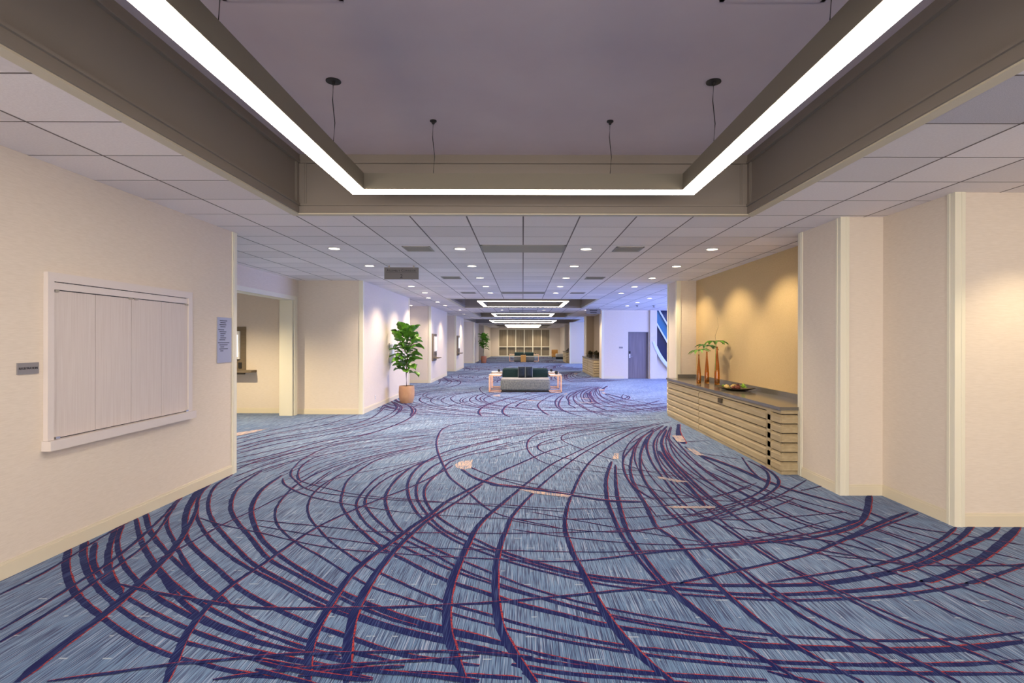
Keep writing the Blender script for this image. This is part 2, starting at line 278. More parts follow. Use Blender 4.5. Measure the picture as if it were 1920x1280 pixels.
# ------------------------------------------------------------------ floor and carpet pattern
floor = struct('floor', MB().add([(-9, -6, 0), (10, -6, 0), (10, 57.4, 0), (-9, 57.4, 0)], [(0, 1, 2, 3)]), M['carpet'])
def px(x, y):
    x2 = x-CX; h = CY+.0021*x2
    d = F*EYE/(y-h); return (x2*d/F, d)
curves = [
# (points in the photo's pixels on the floor, width at start, width at end)
([(131,1027),(125,1050),(129,1085),(150,1120),(197,1160),(255,1200),(322,1230),(375,1242),(425,1257),(520,1272)],.055,.045),
([(162,1010),(156,1035),(162,1060),(175,1090),(215,1132),(270,1170),(335,1200),(400,1217),(462,1232),(575,1252),(700,1272)],.055,.04),
([(180,1017),(175,1042),(180,1067),(200,1090),(232,1115),(287,1147),(350,1177),(425,1205),(480,1222),(555,1237),(680,1262)],.05,.04),
([(217,992),(205,1030),(204,1065),(210,1087),(228,1110)],.06,.06),
([(232,982),(221,1010),(227,1047),(247,1077),(270,1100),(312,1130),(370,1160),(425,1182),(480,1202),(530,1215),(580,1225),(690,1250)],.055,.04),
([(255,970),(265,1012),(290,1057),(312,1087),(332,1117),(370,1150),(412,1172),(480,1195)],.05,.045),
([(290,1052),(300,1067),(332,1100),(375,1130),(425,1157),(480,1182),(530,1200),(580,1217),(640,1232)],.04,.04),
([(273,959),(282,995),(310,1032),(335,1057),(357,1077),(400,1115),(437,1140),(480,1165),(517,1180),(575,1202),(635,1217),(740,1240)],.05,.04),
([(345,925),(318,960),(313,985),(325,1010),(340,1040),(360,1072),(395,1105),(430,1132)],.045,.045),
([(380,913),(360,939),(350,963),(347,990),(352,1012),(375,1037),(410,1067),(445,1100),(480,1122),(530,1147),(587,1172),(645,1190),(717,1217),(780,1232),(900,1248)],.10,.04),
([(402,900),(376,926),(369,957),(374,979),(396,1012),(435,1045),(480,1072),(520,1092),(575,1122),(612,1140),(667,1158),(730,1178),(830,1202),(955,1228),(1035,1242),(1185,1260),(1400,1275)],.05,.035),
([(437,889),(404,911),(391,941),(396,970),(415,996),(452,1036),(480,1060),(555,1100),(615,1130),(667,1150),(730,1172),(830,1197),(942,1222)],.045,.04),
([(492,882),(448,913),(433,948),(444,976),(470,1007),(496,1040),(510,1052),(567,1082),(627,1115),(692,1145),(755,1167),(830,1185),(942,1207),(1035,1232),(1160,1255),(1235,1263),(1440,1275)],.045,.04),
([(529,891),(492,917),(472,952),(479,987),(495,1015),(530,1045),(580,1077),(640,1110),(692,1132),(755,1157),(830,1178),(942,1205)],.045,.08),
([(800,835),(720,850),(650,868),(600,885),(564,904),(546,917),(522,945),(516,968),(525,990),(560,1020),(600,1042),(685,1095),(742,1115),(830,1145),(930,1174),(960,1181),(1060,1202),(1175,1222),(1310,1240),(1440,1252),(1515,1257),(1665,1262),(1920,1263)],.03,.035),
([(813,830),(761,843),(695,862),(642,887),(603,911),(583,932),(577,957),(586,978),(597,990),(620,1015),(680,1057),(730,1082),(830,1127),(880,1142),(960,1165),(1035,1185),(1160,1210),(1235,1218),(1410,1237),(1540,1245),(1690,1246),(1840,1244),(1920,1237)],.03,.035),
([(782,841),(717,858),(677,880),(651,902),(642,926),(640,946),(656,972),(677,994),(715,1027),(755,1047),(830,1085),(930,1117),(960,1130),(1035,1147),(1135,1172),(1235,1187),(1347,1202),(1440,1211),(1540,1215),(1640,1219),(1790,1217),(1920,1202)],.035,.07),
([(822,857),(760,874),(717,890),(690,912),(671,937),(669,954),(690,985),(735,1015),(792,1042),(850,1070),(925,1095),(960,1107),(1035,1127),(1122,1152),(1235,1175),(1335,1192),(1440,1202)],.03,.03),
([(815,861),(760,880),(717,902),(693,924),(684,943),(699,967),(739,1002),(770,1017),(817,1040),(860,1065),(930,1092),(960,1103),(1122,1148),(1335,1187),(1440,1199)],.03,.03),
([(850,850),(793,866),(760,884),(734,910),(723,932),(726,954),(741,983),(765,1003),(840,1040),(930,1077),(960,1090),(1035,1115),(1115,1135),(1210,1155),(1335,1175),(1440,1190),(1590,1200),(1690,1201),(1815,1197),(1920,1185)],.035,.035),
([(935,823),(848,843),(804,862),(778,882),(765,906),(767,932),(782,961),(804,980),(855,1015),(925,1042),(960,1055),(1085,1087),(1185,1104),(1285,1115),(1440,1125),(1515,1125),(1640,1120),(1715,1112),(1815,1095),(1920,1060)],.04,.045),
([(960,828),(880,848),(822,869),(795,889),(782,908),(782,932),(795,956),(830,992),(880,1017),(930,1035),(960,1047),(1085,1080),(1210,1097),(1360,1112),(1440,1115),(1540,1112),(1665,1102),(1740,1090),(1815,1062),(1865,1030),(1902,997),(1912,985)],.04,.075),
([(980,836),(892,850),(846,865),(830,880),(802,906),(795,926),(804,950),(817,965),(848,987),(910,1020),(960,1040),(1085,1075),(1235,1092),(1335,1097),(1440,1097),(1540,1095),(1640,1080),(1740,1055),(1815,1022),(1860,1000),(1875,985)],.04,.065),
([(879,790),(835,801),(820,821),(820,843),(831,871),(844,895),(874,919),(903,945),(940,966),(1060,992)],.045,.03),
# bold diagonals
([(32,1280),(125,1205),(200,1150),(237,1117),(287,1070),(332,1022),(362,972),(372,945)],.085,.05),
([(0,1182),(75,1137),(150,1090),(205,1055),(262,1010),(312,962),(345,925),(385,900)],.03,.03),
([(0,1205),(75,1160),(150,1110),(212,1067),(275,1020),(307,980),(330,946)],.032,.03),
([(0,1115),(62,1085),(120,1052),(175,1017),(217,992),(262,965)],.028,.03),
([(312,1280),(330,1237),(350,1190),(375,1155),(405,1122),(440,1092),(480,1067),(550,1017),(597,987),(650,962),(682,948),(721,932),(771,913),(830,884),(850,872)],.06,.03),
([(290,1051),(350,1022),(420,982),(480,955),(530,930),(600,905),(680,885),(760,870),(790,862)],.03,.02),
([(580,1280),(580,1222),(592,1185),(620,1135),(655,1082),(692,1047),(730,1020),(767,992),(807,965),(837,941),(874,921),(905,904),(940,884),(970,871),(1025,847),(1066,834)],.07,.045),
([(652,1280),(652,1230),(662,1160),(685,1110),(712,1067),(750,1022),(800,977),(827,960),(848,946),(878,927),(905,908)],.07,.045),
([(875,1280),(855,1230),(840,1185),(840,1135),(850,1085),(875,1027),(900,982),(940,946),(977,915),(1034,871),(1086,845),(1161,810),(1226,795)],.065,.03),
([(1005,1280),(972,1235),(942,1185),(932,1135),(930,1085),(935,1035),(955,980),(964,963),(1007,917),(1051,880),(1101,845),(1171,810),(1237,792)],.06,.03),
([(1265,1280),(1210,1237),(1160,1185),(1120,1125),(1097,1080),(1072,1030),(1060,990),(1062,960),(1071,930),(1093,884),(1117,856),(1161,825),(1204,803),(1259,790)],.065,.035),
([(1510,1280),(1440,1240),(1372,1197),(1310,1150),(1242,1097),(1197,1047),(1167,1005),(1147,960),(1139,937),(1137,897),(1147,865)],.045,.05),
([(1360,1182),(1310,1145),(1250,1095),(1210,1047),(1180,1002),(1165,960),(1156,915),(1154,871)],.05,.045),
([(1620,1280),(1565,1252),(1502,1217),(1440,1177),(1370,1120),(1310,1060),(1260,1005),(1233,991),(1213,950),(1191,911),(1182,880),(1187,849),(1196,827),(1226,803)],.05,.04),
([(1752,1280),(1690,1250),(1602,1210),(1515,1162),(1435,1110),(1360,1052),(1310,1010),(1255,960),(1244,948),(1215,911),(1202,882),(1202,849),(1213,823)],.04,.06),
([(1802,1280),(1752,1255),(1665,1215),(1577,1175),(1490,1130),(1440,1100),(1380,1058),(1322,1010),(1272,965)],.04,.035),
([(1920,1262),(1815,1220),(1740,1192),(1665,1160),(1590,1122),(1515,1085),(1437,1042),(1393,1012),(1349,983),(1287,948),(1244,897),(1220,862),(1213,832),(1225,808)],.04,.04),
([(1920,1247),(1790,1197),(1690,1160),(1590,1115),(1490,1067),(1426,1027),(1371,990),(1306,937),(1270,915),(1237,871),(1226,832),(1240,806)],.03,.035),
([(1920,1200),(1802,1157),(1715,1115),(1615,1072),(1540,1037),(1470,1012),(1415,990),(1349,946),(1295,898),(1261,862),(1241,832),(1250,805)],.035,.07),
([(1920,1162),(1815,1130),(1740,1097),(1640,1060),(1565,1022),(1459,983),(1393,946),(1327,902),(1273,852),(1248,817)],.03,.035),
([(1920,1142),(1765,1085),(1665,1042),(1590,1007),(1491,977),(1415,937),(1338,894),(1284,852),(1253,819),(1257,803)],.03,.04),
([(1920,1125),(1740,1047),(1640,1010),(1524,983),(1448,950),(1371,911),(1306,867),(1262,819)],.03,.04),
([(1920,1100),(1790,1052),(1690,1010),(1590,977),(1502,948),(1426,916),(1349,876),(1284,837)],.03,.035),
([(1920,1050),(1800,1022),(1700,995),(1600,965),(1500,938),(1420,912),(1340,878)],.03,.04),
([(1920,1068),(1830,1045),(1720,1015),(1600,978),(1500,950),(1400,915),(1320,880)],.03,.03),
([(1920,1022),(1815,1005),(1690,985),(1645,966),(1590,948),(1502,924),(1437,902),(1382,878),(1316,854)],.04,.16),
([(1283,832),(1273,813),(1273,795)],.14,.10),
([(1322,948),(1292,911),(1261,880),(1235,845)],.05,.08),
([(1226,937),(1189,913),(1172,889),(1169,862),(1182,843),(1196,829)],.03,.04),
([(1371,961),(1340,942),(1306,915),(1270,880),(1248,852),(1241,832)],.04,.06),
([(1391,857),(1410,883),(1437,905)],.03,.03),
([(1402,863),(1437,883),(1441,905),(1426,922),(1382,942),(1306,961)],.05,.03),
([(1427,872),(1452,889),(1461,907),(1437,929),(1371,961),(1292,981),(1240,988)],.05,.025),
([(1632,925),(1623,968),(1590,992),(1502,1012),(1415,1018),(1327,1027),(1240,1034),(1085,1052),(960,1050),(730,1037),(605,1025),(480,997),(420,985),(372,970)],.075,.02),
([(1612,975),(1550,995),(1440,1012),(1310,1022)],.06,.03),
([(1702,960),(1665,975),(1615,997),(1565,1020),(1515,1040),(1437,1058),(1335,1080),(1235,1100),(1135,1110),(960,1127),(830,1135),(680,1140),(480,1140),(375,1125),(287,1110),(212,1092)],.06,.032),
([(1722,962),(1660,985),(1590,1012)],.035,.03),
([(1793,988),(1765,1012),(1715,1037),(1640,1060),(1540,1077),(1440,1092)],.05,.03),
([(1825,985),(1800,1010),(1750,1040),(1690,1065),(1620,1080),(1540,1092)],.06,.03),
([(1940,1055),(1920,1060),(1850,1060),(1740,1060),(1640,1050),(1540,1040),(1500,1030)],.03,.02),
([(480,975),(605,987),(705,997),(830,999),(955,1000),(1110,997),(1235,990),(1385,965),(1437,955),(1490,935)],.018,.022),
([(480,985),(630,1010),(755,1025),(960,1032),(1110,1035),(1285,1030),(1435,1017),(1568,990)],.018,.02),
([(960,975),(1135,972),(1235,967),(1360,958),(1448,935),(1513,900)],.018,.02),
([(960,976),(1060,992),(1185,997),(1322,972),(1380,950)],.018,.02),
([(997,960),(1160,990),(1260,1007),(1385,1027)],.018,.018),
([(960,992),(1060,1007),(1210,1020),(1335,1020),(1440,1005),(1560,975)],.018,.018),
([(531,897),(533,908),(572,928),(638,943),(717,955),(782,963),(940,972),(1120,974)],.03,.015),
([(546,893),(581,919),(673,932),(782,940),(940,946),(1029,953),(1139,954),(1248,948),(1340,932),(1420,905)],.025,.018),
([(557,891),(564,902),(629,919),(695,930),(940,950),(1060,960)],.03,.015),
([(548,880),(572,858),(629,834),(717,821),(804,816)],.035,.025),
([(564,902),(559,893),(564,876),(596,856),(673,841),(760,834)],.03,.022),
([(548,880),(545,892),(560,905)],.03,.03),
([(440,905),(500,878),(560,862),(650,845)],.022,.022),
([(920,908),(986,915),(1095,932),(1139,939),(1204,941)],.11,.08),
([(931,897),(1007,915),(1139,930),(1226,934),(1340,930),(1410,912)],.02,.02),
([(866,880),(892,897),(940,911),(960,913)],.07,.08),
([(881,875),(905,886),(940,897),(1010,908)],.035,.025),
([(1073,797),(1007,814),(988,834),(1003,858),(1051,876),(1139,886),(1233,893)],.03,.022),
([(1042,821),(1012,832),(1014,845),(1073,862),(1139,878),(1235,884),(1300,890)],.03,.022),
([(1139,799),(1073,810),(1053,819),(1062,830),(1117,851),(1152,862)],.03,.022),
([(1161,847),(1200,838),(1260,830),(1330,826)],.02,.018),
([(1169,870),(1220,885),(1300,897),(1400,905)],.03,.02),
([(1284,845),(1350,855),(1391,862)],.025,.02),
([(440,870),(520,851),(607,827),(695,812),(761,788),(780,770),(771,760)],.045,.05),
([(440,876),(500,862),(607,834),(700,812)],.03,.03),
([(440,852),(520,832),(607,816),(695,797),(739,779),(754,764),(739,753)],.035,.04),
([(440,846),(520,825),(651,803),(717,784),(745,764),(735,754)],.035,.035),
([(440,824),(520,805),(586,790),(638,777)],.035,.025),
([(440,833),(520,812),(607,797),(671,777)],.035,.025),
([(440,840),(520,820),(629,803),(695,784),(723,762)],.035,.035),
([(440,882),(492,861),(560,846),(640,830),(720,815)],.025,.025),
([(440,860),(540,838),(640,818),(720,800),(800,790)],.025,.02),
([(440,894),(510,868),(600,845),(700,828),(810,815)],.022,.022),
([(723,762),(760,772),(790,778)],.03,.02),
([(1200,792),(1100,800),(980,815),(880,838),(840,850)],.022,.022),
([(1180,790),(1060,798),(940,810),(850,825)],.022,.018),
([(1150,786),(1020,792),(900,803),(800,820),(740,830)],.022,.018),
([(1240,786),(1120,795),(1010,808),(900,830),(860,845)],.022,.022),
([(1100,779),(980,784),(860,795),(760,810)],.022,.015),
([(1230,782),(1100,784),(960,787),(820,797)],.022,.015),
([(1210,799),(1100,815),(1000,838),(920,858)],.025,.022),
([(1190,797),(1080,812),(980,830),(900,851)],.022,.018),
([(1245,797),(1215,812),(1182,832)],.03,.03),
([(1180,905),(1260,925),(1370,940),(1480,930)],.02,.02),
([(1280,963),(1370,975),(1470,970),(1590,960)],.02,.02),
([(1502,920),(1542,911),(1600,895)],.02,.02),
([(1240,975),(1320,962),(1450,930)],.018,.018),
([(1349,985),(1440,1000),(1560,1015),(1640,1035)],.025,.03),
([(1400,1005),(1480,1022),(1600,1042),(1700,1060)],.025,.03),
([(90,1278),(240,1258),(322,1245),(400,1240),(520,1228),(650,1224),(850,1222),(1000,1232)],.025,.03),
([(400,1275),(520,1258),(660,1246),(800,1238),(900,1232)],.025,.03),
([(660,1255),(780,1265),(900,1278)],.04,.04),
([(560,1268),(640,1256),(760,1250)],.04,.03),
([(480,1240),(580,1262),(700,1276)],.035,.035),
([(480,1255),(540,1272),(600,1285)],.035,.035),
([(700,770),(820,768),(960,772),(1100,776),(1230,779)],.02,.02), ([(760,762),(900,760),(1050,764),(1200,772)],.02,.02), ([(640,790),(760,778),(900,776),(1050,780)],.02,.015),
([(1215,800),(1110,806),(1010,820),(930,840)],.02,.02), ([(1160,783),(1020,787),(880,796),(770,812)],.02,.02), ([(760,850),(880,826),(1000,808),(1120,798)],.018,.018), ([(700,846),(820,826),(960,806),(1080,795)],.018,.018),
([(960,1245),(1060,1262),(1180,1272),(1300,1282)],.035,.035),
([(980,1262),(1060,1276),(1120,1286)],.035,.035),
([(700,1258),(830,1262),(980,1272)],.03,.035),
([(1440,1258),(1500,1275),(1560,1285)],.035,.035),
]
def between(A, B, n, w_):
    for i in range(n):
        t = (i+.5+.3*math.sin(i*2.7))/n
        curves.append(([(a[0]*(1-t)+b[0]*t, a[1]*(1-t)+b[1]*t) for a, b in zip(A, B)], w_, w_*.7))
between([(444, 868), (560, 838), (700, 815), (850, 800), (1000, 790), (1150, 783)], [(600, 925), (650, 885), (740, 855), (860, 832), (990, 815), (1120, 800)], 13, .018)
between([(440, 815), (560, 796), (700, 782), (860, 775), (1020, 772)], [(440, 850), (580, 822), (720, 800), (880, 788), (1040, 780)], 6, .018)
between([(1236, 797), (1190, 815), (1160, 850), (1165, 900), (1215, 970)], [(1262, 800), (1262, 830), (1290, 870), (1370, 920), (1480, 965)], 7, .028)
beiges = [[(853,872),(862,866),(887,862),(884,878),(868,880),(857,877)], [(1152,850),(1161,850),(1160,861),(1149,860)],
 [(1260,816),(1279,817),(1286,828),(1271,829)], [(1288,840),(1300,842),(1321,854),(1305,853)], [(972,917),(1000,920),(1072,929),(1066,933),(1000,925)],
 [(1232,893),(1250,896),(1295,904),(1270,904),(1236,897)], [(1250,949),(1340,949),(1342,953),(1262,953)], [(440,812),(480,806),(503,804),(470,812),(440,818)]]
def catmull(P, step):
    out = []
    P = [2*Vector(P[0])-Vector(P[1])]+[Vector(p) for p in P]+[2*Vector(P[-1])-Vector(P[-2])]
    for i in range(1, len(P)-2):
        a, b, c, d = P[i-1:i+3]; n = max(2, int((c-b).length/step))
        for j in range(n):
            t = j/n; out.append(.5*((2*b)+(c-a)*t+(2*a-5*b+4*c-d)*t*t+(3*b-a-3*c+d)*t**3))
    out.append(P[-2]); return out
PER = 9.144
sm = MB()
idx = 0
rng = random.Random(3)
for n in (-1, 0, 1, 2, 3, 4, 5):
    for ci, (pts, w0, w1) in enumerate(curves):
        idx += 1; z = .0006+.000022*(idx % 140)
        P = catmull([px(*p) for p in pts], .05 if n == 0 else .12)
        # smooth the hand-read points
        for _ in range(6 if n == 0 else 3): P = [P[0]]+[(P[i-1]+2*P[i]+P[i+1])/4 for i in range(1, len(P)-1)]+[P[-1]]
        if n < 0:
            P = [p for p in P if p.y+PER*n < 2.55]
            if len(P) < 4: continue
        if n > 0:
            thr = rng.uniform(2.5, 4.4); Q = [p for p in P if p.y > thr]
            if len(Q) < 4: continue
            P = Q
        m = len(P); vs = []
        jag = .0035 if n == 0 else 0
        for i, p in enumerate(P):
            d = (P[min(i+1, m-1)]-P[max(i-1, 0)]).normalized(); nn = Vector((-d.y, d.x))
            t = i/(m-1); wd = .006+(w0+(w1-w0)*(t**2 if w1 > w0 else 1-(1-t)**2))*.90*(.90+.16*math.sin(ci+t*6))
            end = min(1, t*14+.5, (1-t)*14+.5); wd *= end
            if nn.x+.4*nn.y > 0: nn = -nn      # red edge on the right-hand side
            j1 = rng.uniform(-jag, jag); j2 = rng.uniform(-jag, jag)
            y = p.y+PER*n
            vs += [(p.x+nn.x*(wd*.5+j1), y+nn.y*(wd*.5+j1), z), (p.x-nn.x*wd*.34, y-nn.y*wd*.34, z), (p.x-nn.x*(wd*.5+j2), y-nn.y*(wd*.5+j2), z)]
        if n > 0:
            if max(v[1] for v in vs) > 56.5: continue
        if n < 0 and max(v[1] for v in vs) < -5.5: continue
        fs = []; fr = []
        for i in range(m-1):
            fs.append((3*i, 3*i+1, 3*i+4, 3*i+3)); fr.append((3*i+1, 3*i+2, 3*i+5, 3*i+4))
        o = len(sm.v); sm.add(vs, fs, 0); sm.f += [tuple(q+o for q in f) for f in fr]; sm.mi += [1]*len(fr)
    for bp_ in beiges:
        pl = [px(*p) for p in bp_]; sm.add([(x, y+PER*n, .0044) for x, y in pl], [tuple(range(len(pl)))], 2)
keep = MB()
me = bpy.data.meshes.new('carpet_stripes'); me.from_pydata(sm.v, [], sm.f)
for k in ('stripe_navy', 'stripe_red', 'stripe_beige'): me.materials.append(M[k])
for p, k in zip(me.polygons, sm.mi): p.material_index = k
bm = bmesh.new(); bm.from_mesh(me)
for f in bm.faces:
    if f.normal.z < 0: f.normal_flip()
bmesh.ops.delete(bm, geom=[f for f in bm.faces if any(v.co.y < -5.9 or v.co.y > 56.9 or v.co.x < -8.4 or v.co.x > 9.3 for v in f.verts)], context='FACES')
bm.to_mesh(me); bm.free()
tag(link('carpet_stripes', me, floor), kind='stuff')

# ------------------------------------------------------------------ walls
wl = MB()
wl.box(-3.8, -3.59, -6, 6.8, 0, H)
wl.box(-5.28, -5.03, 6.8, 12.0, 2.565, H)      # header over the side opening
wl.box(-5.28, -5.03, 6.8, 7.2, 0, 2.565)
wl.box(-8.5, -3.8, 6.6, 6.8, 0, H)
wl.box(-5.30, -5.03, 12.0, 12.2, 0, H)
wl.box(-5.28, -3.59, 12.2, 17.2, 0, H)
wl.box(-8.6, -5.28, 12.35, 12.5, 0, H)
wl.box(-8.6, -8.5, 6.6, 12.35, 0, H)
wl.box(-5.2, -5.0, 17.2, 57, 0, H)
for y0, y1, x in ((21.2, 25.7, -3.59), (29.2, 33, -3.59), (39.8, 43.8, -3.56), (47, 57, -3.36)): wl.box(-5.0, x, y0, y1, 0, H)
struct('wall_left', wl, M['wall'])
wr = MB()
wr.box(3.87, 9.5, 4.88, 12.87, 0, H)
wr.box(3.42, 3.87, 5.86, 6.74, 0, H); wr.box(3.42, 3.87, 12.1, 12.87, 0, H)
wr.box(5.6, 5.8, -6, 4.88, 0, H)
wr.box(3.45, 4.42, 23.8, 24.6, 0, H)
wr.box(4.42, 4.62, 23.86, 24.6, 0, H); wr.box(5.48, 5.55, 23.86, 24.6, 0, H); wr.box(4.62, 5.48, 23.86, 24.6, 2.045, H); wr.box(4.62, 5.48, 24.1, 24.6, 0, 2.045)
wr.box(5.55, 5.85, 23.78, 24.6, 0, H)
wr.box(3.87, 9.5, 24.6, 30.4, 0, H)
wr.box(3.42, 3.87, 29.6, 30.4, 0, H)
wr.box(3.40, 9.0, 39.5, 40.3, 0, H); wr.box(3.87, 9.0, 40.3, 57, 0, H); wr.box(3.42, 3.87, 44.5, 45.3, 0, H)
# outer wall of the bays with tall window openings
for x, y0, y1 in ((9.5, 12.87, 23.8), (9.0, 30.4, 39.5)):
    wr.box(x, x+.2, y0, y0+1.2, 0, H); wr.box(x, x+.2, y1-1.2, y1, 0, H); wr.box(x, x+.2, y0+1.2, y1-1.2, 0, .45); wr.box(x, x+.2, y0+1.2, y1-1.2, 2.85, H)
# wall round the big round window
cxw, czw, rw = 8.2, 2.35, 2.6
ins = []; outs = []
for i in range(49):
    a = PI+PI*i/48
    x, z = cxw+rw*math.cos(a), czw+rw*math.sin(a)
    if z < 0.05: z = .05
    ins.append((min(max(x, 5.85), 9.5), z)); outs.append((min(max(x, 5.85), 9.5), 0))
for i in range(48):
    (x0, z0), (x1, z1) = ins[i], ins[i+1]
    if x1-x0 < 1e-4: continue
    wr.add([(x0, 23.9, 0), (x1, 23.9, 0), (x1, 23.9, z1), (x0, 23.9, z0), (x0, 24.05, 0), (x1, 24.05, 0), (x1, 24.05, z1), (x0, 24.05, z0)],
           [(0, 1, 2, 3), (5, 4, 7, 6), (3, 2, 6, 7)])
struct('wall_right', wr, M['wall'])
tag(MB().box(3.845, 3.87, 6.74, 12.1, 0, H).build('niche_wallcovering', M['niche'], bpy.data.objects['wall_right']), 'gold-brown textured wallcovering behind the long cabinet')
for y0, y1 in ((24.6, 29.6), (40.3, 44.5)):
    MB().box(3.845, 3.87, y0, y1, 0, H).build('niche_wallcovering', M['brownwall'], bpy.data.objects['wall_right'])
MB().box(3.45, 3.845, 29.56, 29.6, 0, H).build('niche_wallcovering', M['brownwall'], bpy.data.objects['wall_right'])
struct('wall_back', MB().box(-5.2, -2.54, 57, 57.2, 0, H).box(2.82, 9.5, 57, 57.2, 0, H).box(-2.54, 2.82, 57, 57.2, 2.84, H).box(-2.54, 2.82, 57.3, 57.4, 0, H), M['wall'])
struct('wall_rear', MB().box(-8.6, 9.5, -6.2, -6, 0, H), M['wall'])

# baseboards: (x0,y0,x1,y1, outward normal)
def boards(name, segs):
    b = MB()
    for x0, y0, x1, y1, nx, ny in segs:
        for th, z0, z1 in ((.012, 0, .098), (.007, .098, .118)):
            if nx: b.box(x0, x0+nx*th, y0, y1, z0, z1)
            else: b.box(x0, x1, y0, y0+ny*th, z0, z1)
    return struct(name, b, M['base'])
boards('baseboard_left', [(-3.59, -6, 0, 6.72, 1, 0), (-5.03, 6.8, 0, 7.2, 1, 0), (-5.03, 12.2, -3.67, 0, 0, -1), (-8.5, 12.35, -5.4, 0, 0, -1), (-3.59, 12.28, 0, 17.2, 1, 0),
    (-5.0, 21.2, -3.67, 0, 0, -1), (-3.59, 21.28, 0, 25.7, 1, 0), (-5, 29.2, -3.67, 0, 0, -1), (-3.59, 29.28, 0, 33, 1, 0), (-5, 39.8, -3.63, 0, 0, -1), (-3.56, 39.88, 0, 43.8, 1, 0), (-3.36, 47, 0, 57, 1, 0), (-5, 47, -3.36, 0, 0, -1)])
boards('baseboard_right', [(3.95, 4.88, 5.6, 0, 0, -1), (3.87, 4.96, 0, 5.86, -1, 0), (3.5, 5.86, 3.87, 0, 0, -1), (3.42, 5.94, 0, 6.66, -1, 0), (3.42, 12.18, 0, 12.79, -1, 0),
    (3.53, 23.8, 4.42, 0, 0, -1), (5.55, 23.78, 5.85, 0, 0, -1), (5.85, 23.9, 9.5, 0, 0, -1), (3.42, 29.68, 0, 30.32, -1, 0), (3.48, 39.5, 9, 0, 0, -1), (3.87, 45.3, 0, 57, -1, 0)])
boards('baseboard_back', [(-3.36, 57, -2.6, 0, 0, -1), (2.9, 57, 3.87, 0, 0, -1)])
# corner trims: L-shaped strips with a shallow reeded face
tn = [0]
def corner(x, y, sx, sy, wx=.08, wy=.08):
    """outside corner at (x,y); wall extends towards sx (x) and sy (y)"""
    tn[0] += 1; b = MB(); th = .014
    b.box(x-sx*th, x+sx*wx, y-sy*th, y, 0, H)
    b.box(x-sx*th, x, y, y+sy*wy, 0, H)
    b.box(x+sx*wx*.55, x+sx*wx*.72, y-sy*(th+.004), y-sy*th, 0, H)
    b.box(x-sx*(th+.004), x-sx*th, y+sy*wy*.55, y+sy*wy*.72, 0, H)
    return struct('trim_%d' % tn[0], b, M['trim'])
corner(-3.59, 6.8, -1, -1); corner(-3.59, 12.2, -1, 1); corner(-3.59, 17.2, -1, -1); corner(-3.59, 21.2, -1, 1); corner(-3.59, 25.7, -1, -1)
corner(-3.59, 29.2, -1, 1); corner(-3.59, 33, -1, -1); corner(-3.56, 39.8, -1, 1); corner(-3.56, 43.8, -1, -1); corner(-3.36, 47, -1, 1)
corner(3.87, 4.88, 1, 1); corner(3.42, 5.86, 1, 1); corner(3.42, 6.74, 1, -1); corner(3.42, 12.1, 1, 1); corner(3.42, 12.87, 1, -1)
corner(3.45, 23.8, 1, 1); corner(3.42, 29.6, 1, 1); corner(3.42, 30.4, 1, -1); corner(3.40, 39.5, 1, 1); corner(3.42, 44.5, 1, 1)
# casing of the side opening on the left
tn[0] += 1
struct('trim_%d' % tn[0], MB().box(-5.045, -5.015, 7.2, 12.1, 2.53, 2.62).box(-5.045, -5.01, 11.98, 12.1, 0, 2.62).box(-5.32, -5.05, 11.93, 12.0, 0, 2.53)
       .box(-5.36, -5.32, 11.99, 12.35, 0, 2.6).box(-5.30, -5.03, 7.2, 12.0, 2.53, 2.565), M['trim'])

# round window at the end of the bay
win = tag(bpy.data.objects.new('window_1', None), kind='structure'); C.objects.link(win)
fr = MB()
arc = [(cxw+(rw)*math.cos(a), czw+(rw)*math.sin(a)) for a in [PI*.86+PI*.98*i/60 for i in range(61)]]
arc = [(x, z) for x, z in arc if x > 5.7 and z < 2.95]
rings = []
for i, (x, z) in enumerate(arc):
    d = Vector((x-cxw, 0, z-czw)).normalized(); c0 = Vector((x, 23.86, max(z, .12)))
    rings.append([c0-d*.02+Vector((0, -.10, 0)), c0+d*.06+Vector((0, -.10, 0)), c0+d*.06+Vector((0, .18, 0)), c0-d*.10+Vector((0, .18, 0)), c0-d*.10+Vector((0, -.02, 0))])
fr.loft(rings)
fr.build('window_frame', M['winframe'], win, True)
def bar(p, q, wd=.03, y0=23.92, y1=24.0):
    p = Vector((p[0], 0, p[1])); q = Vector((q[0], 0, q[1])); d = (q-p).normalized(); n = Vector((-d.z, 0, d.x))*wd
    return MB().loft([[p+n+Vector((0, y0, 0)), p-n+Vector((0, y0, 0)), p-n+Vector((0, y1, 0)), p+n+Vector((0, y1, 0))], [q+n+Vector((0, y0, 0)), q-n+Vector((0, y0, 0)), q-n+Vector((0, y1, 0)), q+n+Vector((0, y1, 0))]])
for k, (p, q) in enumerate((((5.80, 2.55), (7.2, -.45+.55)), ((5.98, 3.0), (7.6, .2)), ((6.9, 2.99), (8.6, .1)))):
    bar(p, q).build('mullion', M['winframe'], win)
MB().add([(5.85, 24.02, 2.45), (7.2, 24.02, .1), (5.85, 24.02, .1), (5.85, 24.05, 2.45), (7.2, 24.05, .1), (5.85, 24.05, .1)], [(0, 1, 2), (3, 5, 4), (0, 3, 4, 1), (1, 4, 5, 2), (2, 5, 3, 0)]).build('pane', M['navyglass'], win)
MB().extrude_y([(5.85, 2.47), (5.85, 2.99), (6.0, 2.99), (7.62, .1), (7.21, .1)], 24.02, 24.05).build('pane', M['tealglass'], win)
MB().extrude_y([(6.02, 2.99), (9.5, 2.99), (9.5, .1), (7.64, .1)], 24.02, 24.05).build('pane', M['navyglass'], win)
